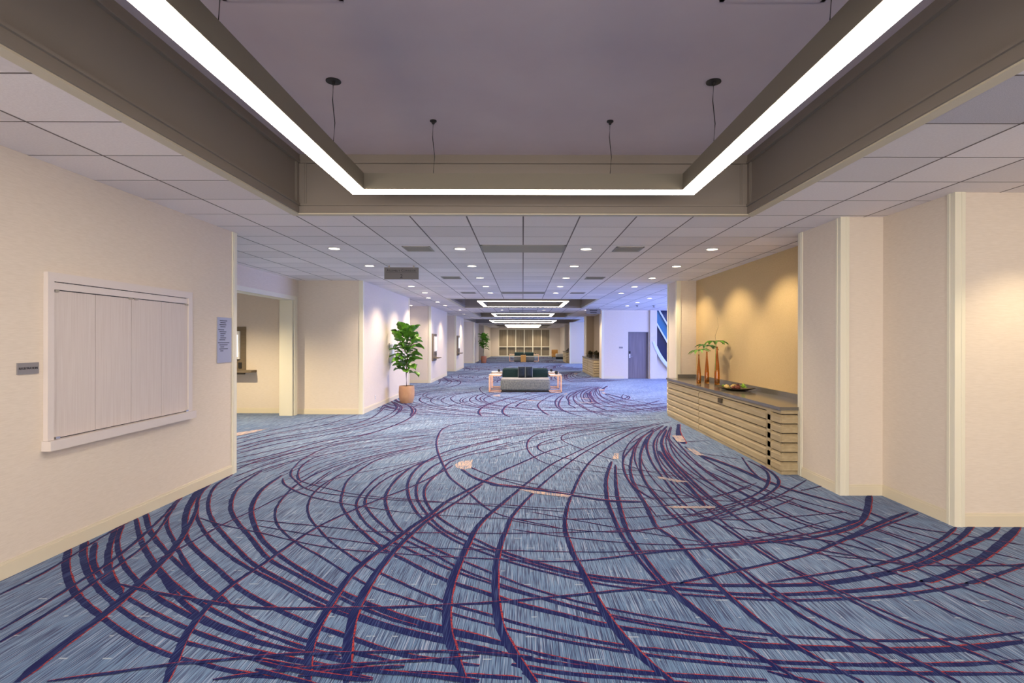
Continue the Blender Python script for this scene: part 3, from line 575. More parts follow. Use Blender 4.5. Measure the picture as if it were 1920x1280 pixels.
for n_, (x, y0, y1) in enumerate(((9.5, 14.07, 22.6), (9.0, 31.6, 38.3))):
    b = MB(); b.box(x+.05, x+.15, y0, y1, .45, .52); b.box(x+.05, x+.15, y0, y1, 2.78, 2.85)
    k = 5
    for i in range(k+1):
        yy = y0+(y1-y0)*i/k; b.box(x+.05, x+.15, yy-.03, yy+.03, .45, 2.85)
    wo = struct('window_%d' % (n_+2), b, M['winframe'])
    MB().box(x+.09, x+.10, y0, y1, .45, 2.85).build('pane', M['glass'], wo)

# ------------------------------------------------------------------ ceiling
trays = [(2.4384, 0, -8, 3.606), (2.4384, 19, 27, 3.606), (2.4384, 33, 41, 3.606), (3.6576, 46, 59, 3.606), (2.4384, 65, 73, 3.606), (2.4384, 75, 81, 3.606)]
TR = [(w_, row(min(a, b)), row(max(a, b))+(.03 if i == 0 else 0), z) for i, (w_, a, b, z) in enumerate(trays)]
cb = MB(); ycur = -6
for w_, y0, y1, z in TR:
    cb.box(-9, 10, ycur, y0, 3.005, 3.05); cb.box(-9, -w_, y0, y1, 3.005, 3.05); cb.box(w_, 10, y0, y1, 3.005, 3.05); ycur = y1
cb.box(-9, 10, ycur, 57.4, 3.005, 3.05)
ceil = struct('ceiling', cb, M['gridbar'])
for w_, y0, y1, z in TR:
    t = MB(); i = .07
    X = w_; A, B = y0, y1
    # four inner faces
    t.box(-X, -X+i, A, B, H+.004, z); t.box(X-i, X, A, B, H+.004, z); t.box(-X+i, X-i, A, A+i, H+.004, z); t.box(-X+i, X-i, B-i, B, H+.004, z)
    cf = t.build('coffer_side', M['tray'], ceil)
    # raised rails and stiles round a sunken panel on each side
    m_ = MB(); p = .016; x = X-i; a, b = A+i, B-i
    for z0, z1, pp in ((H+.004, H+.075, p), (H+.075, H+.094, p*2.1), (z-.075, z, p), (z-.094, z-.075, p*2.1)):
        m_.box(-x, -x+pp, a, b, z0, z1); m_.box(x-pp, x, a, b, z0, z1); m_.box(-x, x, b-pp, b, z0, z1); m_.box(-x, x, a, a+pp, z0, z1)
    for y_ in (a, b-.07): m_.box(-x, -x+p, y_, y_+.07, H+.08, z-.08); m_.box(x-p, x, y_, y_+.07, H+.08, z-.08)
    for y_ in (a+.07, b-.085): m_.box(-x, -x+p*.5, y_, y_+.015, H+.08, z-.08); m_.box(x-p*.5, x, y_, y_+.015, H+.08, z-.08)
    for x_ in (-x, x-.07): m_.box(x_, x_+.07, b-p, b, H+.08, z-.08); m_.box(x_, x_+.07, a, a+p, H+.08, z-.08)
    for x_ in (-x+.07, x-.085): m_.box(x_, x_+.015, b-p*.5, b, H+.08, z-.08)
    m_.build('moulding', M['tray'], cf)
    e = MB(); e.box(-X-.012, -X+i, A-.012, B+.012, H-.008, H+.004); e.box(X-i, X+.012, A-.012, B+.012, H-.008, H+.004); e.box(-X+i, X-i, A-.012, A+i, H-.008, H+.004); e.box(-X+i, X-i, B-i, B+.012, H-.008, H+.004)
    e.build('coffer_edge', M['tray_edge'], cf)
    MB().box(-X, X, A, B, z, z+.04).build('coffer_top', M['traytop'], ceil)
# tiles
def in_tray(x, y):
    return any(abs(x) < w_ and y0 < y < y1 for w_, y0, y1, z in TR)
skip = set()
for k in (3, 15, 30):
    skip |= {(-1, k), (0, k)}
me_t = MB().box(-T/2+.007, T/2-.007, -T/2+.007, T/2-.007, 0, .015).mesh('ceiling_tile', M['tile'])
me_td = MB().box(-T/2+.007, T/2-.007, -T/2+.007, T/2-.007, 0, .015).mesh('speaker_tile', M['tile_dark'])
rest = MB(); nt_ = 0; gb = MB()
for k in range(-19, 84):
    yc = row(k)+T/2
    for c in range(-14, 16):
        xc = (c+.5)*T
        if (c, k) in skip or in_tray(xc, yc) or xc < -8.4 or xc > 9.4: continue
        for q in ((xc-T/2, xc-T/2+.008, yc-T/2, yc+T/2), (xc+T/2-.008, xc+T/2, yc-T/2, yc+T/2), (xc-T/2, xc+T/2, yc-T/2, yc-T/2+.005), (xc-T/2, xc+T/2, yc+T/2-.005, yc+T/2)):
            gb.add([(q[0], q[2], H-.001), (q[1], q[2], H-.001), (q[1], q[3], H-.001), (q[0], q[3], H-.001)], [(0, 3, 2, 1)])
        vis = 2.0 < yc < 9.4 and abs(xc) < .97*yc+.3 and xc > (-3.8 if yc < 6.8 else -5.2) and xc < (4.6 if yc < 4.9 else 3.95)
        if vis:
            nt_ += 1
            tag(link('ceiling_tile', me_td if (c, k) == (4, -5) else me_t, ceil, (xc, yc, H)), 'darker speckled tile beside the coffer' if (c, k) == (4, -5) else None)
        else: rest.box(xc-T/2+.007, xc+T/2-.007, yc-T/2+.007, yc+T/2-.007, H, H+.015)
print('tiles', nt_)
gb.build('grid_bars', M['gridbar'], ceil)
tag(rest.build('ceiling_tiles_far', M['tile'], ceil), kind='stuff')

# ------------------------------------------------------------------ ceiling fittings
def ordinal(i): return ['first', 'second', 'third', 'fourth', 'fifth', 'sixth', 'seventh', 'eighth', 'ninth', 'tenth', 'eleventh', 'twelfth'][i]
ring_me = MB().lathe([(.078, -.001), (.098, -.001), (.098, -.007), (.080, -.010), (.076, -.004)], n=24).mesh('trim_ring', M['whitering'], True)
lens_me = MB().lathe([(.074, -.001), (.074, -.004), (.0, -.0045)], n=24, cap=False).mesh('lens', M['lens'])
dl0 = None
spot = bpy.data.lights.new('downlight_beam', 'SPOT'); spot.energy = DOWN; spot.color = DOWNCOL; spot.spot_size = math.radians(128); spot.spot_blend = .8; spot.shadow_soft_size = .05
wash = bpy.data.lights.new('niche_beam', 'SPOT'); wash.energy = 46; wash.color = (1, .80, .50); wash.spot_size = math.radians(100); wash.spot_blend = .6; wash.shadow_soft_size = .04
softwash = wash.copy(); softwash.energy = 40
roomspot = wash.copy(); roomspot.energy = 240; roomspot.spot_size = math.radians(140)
dimspot = bpy.data.lights.new('dim_beam', 'SPOT'); dimspot.energy = 14; dimspot.color = DOWNCOL; dimspot.spot_size = math.radians(110); dimspot.spot_blend = .8; dimspot.shadow_soft_size = .05
def downlight(x, y, label, energy=None, aim=0):
    o = thing('downlight', label, 'ceiling light', (x, y, H), group='round recessed downlights')
    link('trim_ring', ring_me, o); link('lens', lens_me, o)
    l = bpy.data.objects.new('downlight_beam', spot if energy is None else energy); C.objects.link(l); l.location = (x, y, H-.03); l.rotation_euler.y = -aim
    return o
col = {-2.743: 'outer left', -.914: 'inner left', .914: 'inner right', 2.743: 'outer right'}
for i, k in enumerate((3, 6, 9, 12, 15)):
    for x, s in col.items():
        wsh = x > 2 and k < 10
        downlight(x, row(k)+T/2, 'round recessed downlight, %s row beyond the near coffer, %s column' % (ordinal(i), s), wash if wsh else None, .45 if wsh else 0)
for i, k in enumerate((18, 21, 24)):
    downlight(3.962, row(k)+T/2, 'round recessed downlight at far right beside the blue-lit bay, %s along' % ordinal(i))
    downlight(-2.96, row(k)+T/2, 'round recessed downlight between left wall and second coffer, %s along' % ordinal(i))
for i, (k, xs) in enumerate(((29, (-2.743, -.914, .914, 2.743)), (43, (-.914, .914)), (61, (-.914, .914)))):
    for x in xs: downlight(x, row(k)+T/2, 'tiny downlight in the strip beyond the %s coffer, %s column' % (ordinal(i+1), col[x]))
downlight(-4.267, row(24)+T/2, 'round downlight inside the recess behind the large potted fig', dimspot)
for y in (27.5, 31.5, 36.5): downlight(-2.96 if y < 35 else -4.2, y, 'far left downlight near the recessed walls, about %s bay away' % {27.5: 'one', 31.5: 'two', 36.5: 'three'}[y])
for y in (8.6,): downlight(-6.6, y, 'downlight inside the room seen through the left opening'); downlight(-6.2, 9.9, 'rear downlight inside the room seen through the left opening', roomspot)
# wall-washing lamps in the cabinet niche, beside the near right wall and behind the camera
downlight(4.45, 4.15, 'downlight washing the wall at the right edge of the picture', softwash)
for x, s_ in ((-1.52, 'left'), (1.52, 'right')): downlight(x, row(81)+.8, 'farthest added downlight, brightening the back doors, %s of centre' % s_)  # extra lamps added to brighten the back wall and doors
for x, y in ((-2.743, -1.5), (2.96, -1.5), (0, -2), (-.9, -4), (.9, -4)):
    l = bpy.data.objects.new('downlight_beam', spot); C.objects.link(l); l.location = (x, y, H-.03)

def ringlight(hw, y0, y1, z, label, cables, det=True):
    t = thing('pendant_light', label, 'pendant light', (0, (y0+y1)/2, z)); cy = (y0+y1)/2
    W = .15; h = .143; a, b = y0-cy, y1-cy
    hb = MB()
    def frame(m_, x0, z0, z1, inset=0):
        xo, xi = hw-inset, hw-W+inset; yo0, yi0, yi1, yo1 = a+inset, a+W-inset, b-W+inset, b-inset
        O = [(-xo, yo0), (xo, yo0), (xo, yo1), (-xo, yo1)]; I = [(-xi, yi0), (xi, yi0), (xi, yi1), (-xi, yi1)]
        vs = [(x, y, zz) for zz in (z0, z1) for P in (O, I) for x, y in P]; fs = []
        for i in range(4):
            j = (i+1) % 4
            fs += [(i, j, 4+j, 4+i), (8+i, 12+i, 12+j, 8+j), (i, 8+i, 8+j, j), (4+i, 4+j, 12+j, 12+i)]
        m_.add(vs, fs)
    frame(hb, 0, 0.003, h); hb.build('housing', M['lighthouse'], t)
    d = MB(); frame(d, 0, -.004, .003, .008); d.build('diffuser', M['ring'], t)
    for x, y in cables:
        top = 3.606-z
        pts = [(x, y-cy, h), (x+.012, y-cy+.0, h+(top-h)*.35), (x-.006, y-cy, h+(top-h)*.7), (x, y-cy, top-.01)]
        MB().tube(pts, .0035, 6).build('cable', M['black'], t)
        cr = .055 if abs(x) > 1.2 else .03
        MB().lathe([(.0, -.03), (.012, -.03), (.014, -.012), (cr, -.009), (cr, 0), (0, 0)], x, y-cy, 20, cap=False).build('canopy', M['black'], t, True, (0, 0, top))
    return t
ZR = EYE+1.32
ringlight(1.545, 1.77, 4.92, ZR, 'large square suspended light ring in the near coffer, nearest the camera', [(-1.43, 4.1), (1.43, 4.1), (-.80, 4.84), (.77, 4.84), (1.43, 2.55), (-1.43, 2.55)])
names = ['second', 'third', 'fourth, widest', 'fifth', 'sixth, farthest']
for (w_, y0, y1, z), nm in zip(TR[1:], names):
    hw = 1.545 if w_ < 3 else 2.2
    g = .86 if w_ < 3 else 1.9
    if nm.startswith('sixth'): g = .4
    ringlight(hw, y0+g, y1-g, ZR, '%s of the suspended light rings down the corridor' % nm, [(-.8, y1-g-.075), (.8, y1-g-.075)])

def grille(x0, x1, y0, y1, label, n=14, name='air_vent'):
    t = thing(name, label, 'air vent', ((x0+x1)/2, (y0+y1)/2, H)); a, b = (x1-x0)/2, (y1-y0)/2
    f = MB(); f.box(-a, a, -b, -b+.025, -.008, .006); f.box(-a, a, b-.025, b, -.008, .006); f.box(-a, -a+.025, -b, b, -.008, .006); f.box(a-.025, a, -b, b, -.008, .006)
    f.build('frame', M['grey_vent'], t)
    MB().box(-a+.02, a-.02, -b+.02, b-.02, -.002, .002).build('backing', M['vent_dark'], t)
    sl = MB().extrude_x([(-.004, -.002), (.012, -.006), (.013, -.005), (-.003, 0)], -a+.02, a-.02).mesh('slat', M['grey_vent'])
    for i in range(n): link('slat', sl, t, (0, -b+.03+(2*b-.07)*i/(n-1), 0))
for i, k in enumerate((3, 15, 30)):
    y = row(k)
    grille(-T+.005, T-.005, y+.005, y+T-.005, 'wide grey return-air grille in the ceiling centre, %s from the camera' % ordinal(i), 16 if k == 3 else 9)
for i, k in enumerate((3, 9, 15)):
    for s in (-1, 1):
        grille(s*1.524-.2, s*1.524+.2, row(k)+.12, row(k)+T-.08, 'small louvred ceiling vent, %s row, %s of centre' % (ordinal(i), 'left' if s < 0 else 'right'), 8 if k == 3 else 5)
# vents in the near coffer's ceiling
for s, nm in ((-1, 'left'), (1, 'right')):
    x0, x1 = (-1.72, -1.03) if s < 0 else (1.12, 1.72)
    t = thing('access_panel', 'grey framed panel in the top of the near coffer, %s side' % nm, 'ceiling panel', ((x0+x1)/2, 2.7, 3.606)); a = (x1-x0)/2; b = .42
    f = MB()
    for q in ((-a, a, -b, -b+.025), (-a, a, b-.025, b), (-a, -a+.025, -b, b), (a-.025, a, -b, b)): f.box(*q, -.012, 0)
    f.build('frame', M['traytop'], t); MB().box(-a+.025, a-.025, -b+.025, b-.025, -.006, -.001).build('panel', M['grey_vent'], t)
    if s > 0: MB().box(-a+.06, a-.06, -.004, .004, -.009, -.006).build('seam', M['vent_dark'], t)
# sprinkler and smoke detector near the bay
for x, y, nm in ((4.25, 20.3, 'sprinkler'), (4.95, 20.6, 'smoke_detector')):
    t = thing(nm, 'small dark ceiling sprinkler near the blue-lit bay' if nm == 'sprinkler' else 'small dark round detector on the ceiling of the blue-lit bay', 'sprinkler' if nm == 'sprinkler' else 'detector', (x, y, H))
    MB().lathe([(.05, 0), (.05, -.012), (.02, -.02), (.02, -.06), (.05, -.065), (.05, -.07), (0, -.07)], n=14, cap=False).build('head', M['signgrey'], t, True)

# ------------------------------------------------------------------ hanging signs
def hanging(x0, x1, y, z0, z1, label, lines):
    t = thing('hanging_sign', label, 'sign', ((x0+x1)/2, y, z0)); a = (x1-x0)/2; h = z1-z0
    MB().box(-a, a, -.008, .008, 0, h).build('panel', M['signdark'], t)
    for s in (-1, 1):
        MB().box(s*a*.72-.012, s*a*.72+.012, -.012, .012, h-.012, h+.03).build('clip', M['grey_vent'], t)
        MB().tube([(s*a*.72, 0, h+.02), (s*a*.72, 0, H-z0-.002)], .004, 6).build('hanger', M['grey_vent'], t)
    for tx, sz, zz in lines:
        if tx: o = link('lettering', text_mesh(tx, sz, M['ink'], spacing=1.0), t, (0, -.0095, zz)); o.rotation_euler = (PI/2, 0, 0)
        else: MB().box(-a*sz, a*sz, -.0095, -.0082, zz-.02, zz+.02).build('lettering', M['ink'], t)
    return t
s = hanging(-2.455, -1.85, 9.65, 2.735, 2.945, 'grey hanging sign reading Assembly Corridor 2', [('A', .075, .152), ('2', .095, .052)])
for ch in list(s.children):
    if ch.name.startswith('lettering') and ch.location.z > .1: bpy.data.objects.remove(ch)
# small capitals: larger A and C
def smallcaps(parent, words, big, small, y, z):
    parts = []; x = 0; gap = small*.34
    for w_ in words:
        for i, ch in enumerate(w_):
            me = text_mesh(ch, big if i == 0 else small, M['ink'])
            xs = [v.co.x for v in me.vertices]; ys = [v.co.y for v in me.vertices]; wd = max(xs)-min(xs)
            for v in me.vertices: v.co.x -= min(xs); v.co.y -= min(ys)
            parts.append((me, x)); x += wd+small*.13
        x += gap
    tot = x-gap
    for me, xx in parts:
        for v in me.vertices: v.co.x += xx-tot/2
        o = link('letter', me, parent, (0, y, z)); o.rotation_euler = (PI/2, 0, 0)
smallcaps(s, ['ASSEMBLY', 'CORRIDOR'], .062, .047, -.0095, .135)
MB().box(-.27, .27, -.0095, -.0082, .112, .116).build('underline', M['ink'], s)
hanging(2.54, 3.12, 21.9, 2.74, 2.94, 'far blue-grey hanging sign at right of the second coffer', [('', .52, .135), ('', .45, .055)])

# ------------------------------------------------------------------ left wall: shutter window, plates
XW = -3.59
sh = thing('roller_window', 'large closed white service window with four vertical shutter panels', 'shutter', (XW, 5.02, .815))
def b_(name, x0, x1, y0, y1, z0, z1, m, parent=sh, rel=(XW, 5.02, .815)):
    return MB().box(x0-rel[0], x1-rel[0], y0-rel[1], y1-rel[1], z0-rel[2], z1-rel[2]).build(name, m, parent)
fx = XW+.035
b_('frame_side', XW, fx, 4.08, 4.135, .895, 2.165, M['shutframe']); b_('frame_side', XW, fx, 5.80, 5.865, .895, 2.165, M['shutframe'])
b_('frame_top', XW, fx, 4.135, 5.80, 2.098, 2.165, M['shutframe'])
b_('header_rail', XW, fx-.012, 4.135, 5.80, 2.038, 2.092, M['shutframe'])
b_('ledge', XW, XW+.07, 4.065, 5.88, .82, .895, M['shutframe'])
b_('backing', XW+.001, XW+.004, 4.135, 5.80, .895, 2.1, M['ink'])
for i in range(4):
    y0 = 4.137+i*.4155; b_('shutter_panel', XW+.004, XW+.020, y0+.0025, y0+.4130, .903, 2.030, M['shutter'])
for y in (4.165, 4.95, 5.02, 5.775): b_('latch', XW+.02, XW+.034, y-.018, y+.018, 2.020, 2.034, M['grey_vent'])
for y in (4.165, 5.77): b_('latch', XW+.02, XW+.04, y-.02, y+.02, .896, .915, M['chrome'])
# registration plate
def wallplate(name, label, y0, y1, z0, z1, m, cat='sign'):
    t = thing(name, label, cat, (XW, (y0+y1)/2, (z0+z1)/2)); a, h = (y1-y0)/2, (z1-z0)/2
    MB().box(0, .008, -a, a, -h, h).build('plate', m, t); return t, a, h
t, a, h = wallplate('room_sign', 'small grey plate reading Registration left of the service window', 3.862, 4.035, 1.405, 1.488, M['signgrey'])
o = link('lettering', text_mesh('REGISTRATION', .0225, M['ink'], spacing=.98), t, (.0092, 0, 0)); o.rotation_euler = (PI/2, 0, PI/2)
t, a, h = wallplate('directory_sign', 'tall blue-grey directory plate with rows of small print by the wall corner', 6.39, 6.70, 1.385, 1.925, M['signblue'])
z = h-.04
for it in [(.16, .55), (.2, .40), (.14, .5), (.2, .38), None, (.06, .42), (.14, .5), (.2, .38), (.2, .28), (.2, .42), (.14, .42), None, (.04, .84), (.14, .6), (.2, .28), (.14, .62), (.2, .22)]:
    if it:
        y0 = -a+2*a*it[0]; MB().box(.008, .0088, y0, y0+2*a*it[1]*.95, z-.004, z+.004).build('printed_line', M['ink'], t)
    z -= .024 if it else .012

def kiosk(loc, rz, label):
    t = thing('wall_kiosk', label, 'kiosk', loc, rz)   # local: x along wall (0..-), y out of the wall towards -y
    MB().box(-.9, 0, -.03, 0, -.03, 1.015).build('back_panel', M['kiosk'], t)
    mo = MB().box(-.50, -.115, -.075, -.03, .285, .915).build('monitor', M['white'], t)
    MB().box(-.47, -.155, -.078, -.075, .34, .83).build('screen', M['screen'], mo)
    MB().box(-.33, -.28, -.078, -.075, .85, .865).build('camera_bar', M['black'], mo)
    MB().box(-.155, -.08, -.05, -.03, .08, .21).build('card_reader', M['black'], t)
    MB().box(-1.14, .24, -.26, 0, -.01, .04).build('shelf', M['kiosk'], t)
    MB().box(-1.0, -.02, -.05, 0, -.06, -.01).build('shelf_bracket', M['kiosk'], t)
kiosk((-6.27, 12.35, .94), 0, 'brown wall kiosk with lit screen and shelf in the left opening')
def sidekiosk(loc, label):
    t = thing('wall_kiosk', label, 'kiosk', loc, PI/2)
    MB().box(0, .95, -.05, 0, -.08, 1.0).build('back_panel', M['kiosk'], t)
    mo = MB().box(.25, .70, -.10, -.05, .30, .90).build('monitor', M['white'], t)
    MB().box(.29, .66, -.103, -.10, .35, .85).build('screen', M['screen'], mo)
    MB().box(.1, .85, -.26, -.05, .02, .06).build('shelf', M['kiosk'], t)
    MB().box(.72, .80, -.07, -.05, .12, .24).build('card_reader', M['black'], t)
sidekiosk((-3.59, 21.45, .92), 'brown kiosk panel with screen on the second projecting left wall')
sidekiosk((-3.59, 29.5, .92), 'brown kiosk panel on the third projecting left wall, farther away')
# wall sconce and outlet on the wall beside the large fig
t = thing('wall_dispenser', 'rounded pale wall-mounted unit behind the large potted fig', 'dispenser', (-3.59, 14.75, 1.05))
MB().loft([[(.11*math.cos(a)*s, .13*math.sin(a)*s, z) for a in [-PI/2+PI*i/10 for i in range(11)]] for z, s in ((0, .5), (.04, .85), (.15, 1), (.4, 1), (.5, .8), (.52, .5))]).build('cover', M['white'], t, True)
MB().box(-.001, .012, -.16, .16, -.01, .53).build('back_plate', M['grey_vent'], t)
t = thing('wall_outlet', 'small pale outlet plate low on the wall left of the large fig', 'outlet', (-3.59, 13.25, .27))
MB().box(0, .006, -.035, .035, -.055, .055).build('plate', M['white'], t)
for z in (-.022, .022): MB().box(.006, .008, -.012, .012, z-.012, z+.012).build('socket', M['grey_vent'], t)

# ------------------------------------------------------------------ doors
d7 = tag(bpy.data.objects.new('door_7', None), kind='structure'); C.objects.link(d7)
MB().box(4.63, 5.47, 23.95, 24.0, .01, 2.03).build('door_leaf', M['door_wood'], d7)
MB().box(4.61, 4.63, 23.86, 24.05, 0, 2.045).box(5.47, 5.49, 23.86, 24.05, 0, 2.045).box(4.61, 5.49, 23.86, 24.05, 2.03, 2.05).build('door_frame', M['signgrey'], d7)
h_ = MB().box(4.66, 4.72, 23.93, 23.95, .9, 1.08).build('lock_plate', M['chrome'], d7)
MB().tube([(4.69, 23.93, .97), (4.69, 23.88, .97), (4.80, 23.88, .97)], .01, 8).build('handle', M['chrome'], h_)
MB().box(4.655, 4.725, 23.925, 23.95, 1.1, 1.2).build('card_lock', M['black'], d7)
t = thing('room_sign', 'tiny grey plate beside the grey-brown door in the bay', 'sign', (4.28, 23.8, 1.36))
MB().box(-.08, .08, -.01, 0, -.035, .035).build('plate', M['signgrey'], t)
pw = (2.82+2.54)/6
for i in range(6):
    x0 = -2.54+pw*i
    d = tag(bpy.data.objects.new('door_%d' % (i+1), None), kind='structure'); C.objects.link(d)
    MB().box(x0+.045, x0+pw-.045, 57.12, 57.16, .06, 2.80).build('door_leaf', M['backpanel'], d)
    MB().box(x0, x0+.05, 57.05, 57.2, 0, 2.84).box(x0+pw-.05, x0+pw, 57.05, 57.2, 0, 2.84).box(x0, x0+pw, 57.05, 57.2, 2.79, 2.84).box(x0, x0+pw, 57.08, 57.18, 0, .1).build('door_frame', M['trim'], d)
    MB().box(x0+.06, x0+pw-.06, 57.03, 57.12, .98, 1.06).build('push_bar', M['trim'], d)
    MB().box(x0+.15, x0+pw-.15, 57.0, 57.12, .84, .95).build('lock_case', M['vent_dark'], d)

# ------------------------------------------------------------------ slatted cabinets
PROF = [(0, .0), (-.034, .002), (-.034, .072), (-.006, .103), (0, .103)]   # (outward, z) clapboard section
def cabinet(y0, y1, label, labelc, seams, stiles, pull=True, xf=3.2, xb=3.845, big=True):
    """front faces -x at xf; near end faces -y at y0"""
    t = thing('console_cabinet', label, 'cabinet', (xf, y0, 0)); L_ = y1-y0; Wd = xb-xf
    off = .030
    body = MB().box(off, Wd, off, L_, 0, .80).build('body', M['oak_gap'], t)
    MB().box(0, Wd, 0, L_, .755, .80).build('top_rail', M['oak'], t)
    MB().box(.012, Wd, .012, L_, 0, .045).build('plinth', M['oak'], t)
    zs = [.05+.117*i for i in range(6)]
    # end face slats
    for z in zs:
        MB().extrude_x([(off+p, z+q) for p, q in PROF], .004, Wd).build('slat', M['oak'], t)
    edges = [0]+[s-y0 for s in seams]+[L_]
    ns = edges[1]
    for z in zs:   # short return section at the near corner
        MB().extrude_y([(off+p, z+q) for p, q in PROF], .004, ns-.02).build('slat', M['oak'], t)
    for s in stiles: MB().box(-.004, off, s-y0-.055, s-y0+.055, 0, .757).build('stile', M['oak'], t)
    for a, b in zip(edges[1:-1], edges[2:]):
        d = MB().box(off-.003, off+.01, a+.006, b-.006, .046, .75).build('door', M['oak_gap'], t)
        for z in zs: MB().extrude_y([(off+p, z+q) for p, q in PROF], a+.03, b-.008).build('slat', M['oak'], d)
        MB().box(.0, off, a+.006, a+.02, .046, .75).build('door_edge', M['oak'], d)
    if pull: MB().box(-.034, .0, 8.72-y0, 8.86-y0, .66, .735).build('pull', M['oak_gap'], t)
    c = thing('countertop', labelc, 'countertop', (xf, y0, .80))
    MB().box(-.025, Wd, -.02, L_, .0, .04).build('slab', M['counter'], c)
    MB().box(Wd-.03, Wd, 0, L_-.02, .04, .115).build('backsplash', M['counter'], c)
    MB().box(.23, Wd-.03, L_-.035, L_-.005, .04, .115).build('backsplash', M['counter'], c)
    return t
cabinet(6.75, 12.085, 'long low oak cabinet with horizontal slats in the gold-lit niche', 'dark polished stone countertop on the long near cabinet', [7.14, 9.9], [7.09])
cabinet(24.75, 29.3, 'second slatted low cabinet farther down beside the white pier', 'dark stone top on the second, farther cabinet', [25.1, 27.0], [25.06], pull=False)
cabinet(40.45, 43.5, 'third and farthest slatted cabinet beyond the blue-lit wall', 'stone top on the third, farthest cabinet', [40.8, 42], [40.76], pull=False)

# vases
def vase(x, y, h, r, label):
    t = thing('bottle_vase', label, 'vase', (x, y, .84))
    prof = [(0, .0), (r*.92, .0), (r, .012), (r*1.02, h*.10), (r*.98, h*.3), (r*.80, h*.5), (r*.52, h*.70), (r*.36, h*.86), (r*.33, h*.98), (r*.36, h)]
    inn = [(max(a-.004, 0), z) for a, z in reversed(prof[1:])]; inn[-1] = (r*.85, .02)
    MB().lathe(prof+inn+[(0, .02)], n=28, cap=False).build('glass_body', M['amber'], t, True)
    MB().lathe([(0, .021), (r*.8, .021), (r*.82, h*.12), (0, h*.12)], n=20, cap=False).build('base_pool', M['maroon'], t, True)
vase(3.34, 10.35, .56, .042, 'shortest amber glass bottle vase, nearest the cabinet front')
vase(3.56, 10.55, .61, .046, 'middle amber glass bottle vase on the long cabinet')
vase(3.64, 10.22, .71, .050, 'tallest amber glass bottle vase, rightmost on the long cabinet')
def palmleaf(x, y, z0, z1, R, m, label, tilt=.2, seed=0, lobes=9, rz=0):
    t = thing('leaf_stem', label, 'leaf', (x, y, z0)); h = z1-z0; rg = random.Random(seed)
    MB().tube([(0, 0, 0), (.004, 0, h*.5), (0, 0, h)], .004, 6).build('stem', M['leaf_light'], t)
    for i in range(lobes):
        a = rz+2*PI*i/lobes+rg.uniform(-.15, .15); l = R*rg.uniform(.8, 1.1); wd = l*.17; b = MB()
        rings = []
        for q, ww, dz in ((0, .15, 0), (.25, .8, .03), (.55, 1.1, .02), (.8, .75, -.03), (1, .05, -.10)):
            cx_, cy_ = math.cos(a)*l*q, math.sin(a)*l*q; nx, ny = -math.sin(a), math.cos(a); zz = h+dz*R*2+math.cos(a)*tilt*l*q
            rings.append([(cx_+nx*wd*ww, cy_+ny*wd*ww, zz+.012*ww), (cx_, cy_, zz-.004), (cx_-nx*wd*ww, cy_-ny*wd*ww, zz+.012*ww), (cx_, cy_, zz-.008)])
        b.loft(rings); b.build('leaflet', m, t, True)
palmleaf(3.34, 10.35, 1.0, 1.47, .21, M['leaf_light'], 'pale green leaf in the shortest amber vase', .18, 1, 8)
palmleaf(3.56, 10.55, 1.05, 1.56, .23, M['leaf_mid'], 'mid green lobed leaf in the middle amber vase', -.12, 2, 9)
palmleaf(3.60, 10.20, 1.1, 1.64, .24, M['leaf'], 'dark green lobed leaf in the tallest amber vase', .03, 3, 10)
t = thing('dry_twig', 'thin bare twig rising from the tallest amber vase', 'twig', (3.64, 10.24, 1.3))
MB().tube([(0, 0, 0), (.0, .0, .25), (-.03, 0, .45), (.03, 0, .62), (.015, 0, .8)], [.003, .003, .002, .002, .001], 5).build('stem', M['bark'], t)
# platter with dried decor
pc = Vector((3.52, 9.05, .84)); ang = math.radians(-62)
t = thing('platter', 'long shallow dark dish on the cabinet holding dried pods and greenery', 'dish', pc, ang)
def el(a, b, z, n=32, lift=0):
    return [(a*math.copysign(abs(math.cos(2*PI*i/n))**.8, math.cos(2*PI*i/n)), b*math.copysign(abs(math.sin(2*PI*i/n))**.8, math.sin(2*PI*i/n)), z+lift*abs(math.cos(2*PI*i/n))**3) for i in range(n)]
MB().loft([el(.14, .07, 0), el(.24, .12, .012), el(.37, .18, .035, lift=.02), el(.375, .182, .04, lift=.02), el(.24, .12, .02), el(.12, .06, .012)]).build('dish', M['dish'], t, True)
def decor(name, label, cat, lx, ly, r, m, kind):
    c_, s_ = math.cos(ang), math.sin(ang); p = pc+Vector((lx*c_-ly*s_, lx*s_+ly*c_, .022+r*.6))
    t = thing(name, label, cat, p, group='dried decor on the platter'); rg = random.Random(int(1000*(lx+ly+2)))
    if kind == 'ball':
        b = MB(); n = 14
        b.loft([[(r*math.sin(f)*math.cos(2*PI*i/n)*(1+.12*math.sin(5*i+f*7)), r*math.sin(f)*math.sin(2*PI*i/n)*(1+.12*math.cos(4*i+f*5)), r*.8*math.cos(f)) for i in range(n)] for f in [.15+2.84*j/8 for j in range(9)]])
        b.build('pod', m, t, True)
    else:
        for i in range(16):
            a = rg.uniform(0, 2*PI); e = rg.uniform(.2, 1.3); l = r*rg.uniform(1.1, 1.8)
            d = Vector((math.cos(a)*math.cos(e), math.sin(a)*math.cos(e), math.sin(e)))*l; nv = Vector((-math.sin(a), math.cos(a), 0))*l*.16
            MB().loft([[nv*.3, Vector((0, 0, .003)), -nv*.3, Vector((0, 0, -.003))], [d*.5+nv, d*.5+Vector((0, 0, .005)), d*.5-nv, d*.5-Vector((0, 0, .005))], [d+nv*.1, d+Vector((0, 0, .001)), d-nv*.1, d-Vector((0, 0, .001))]]).build('leaf', m, t, True)
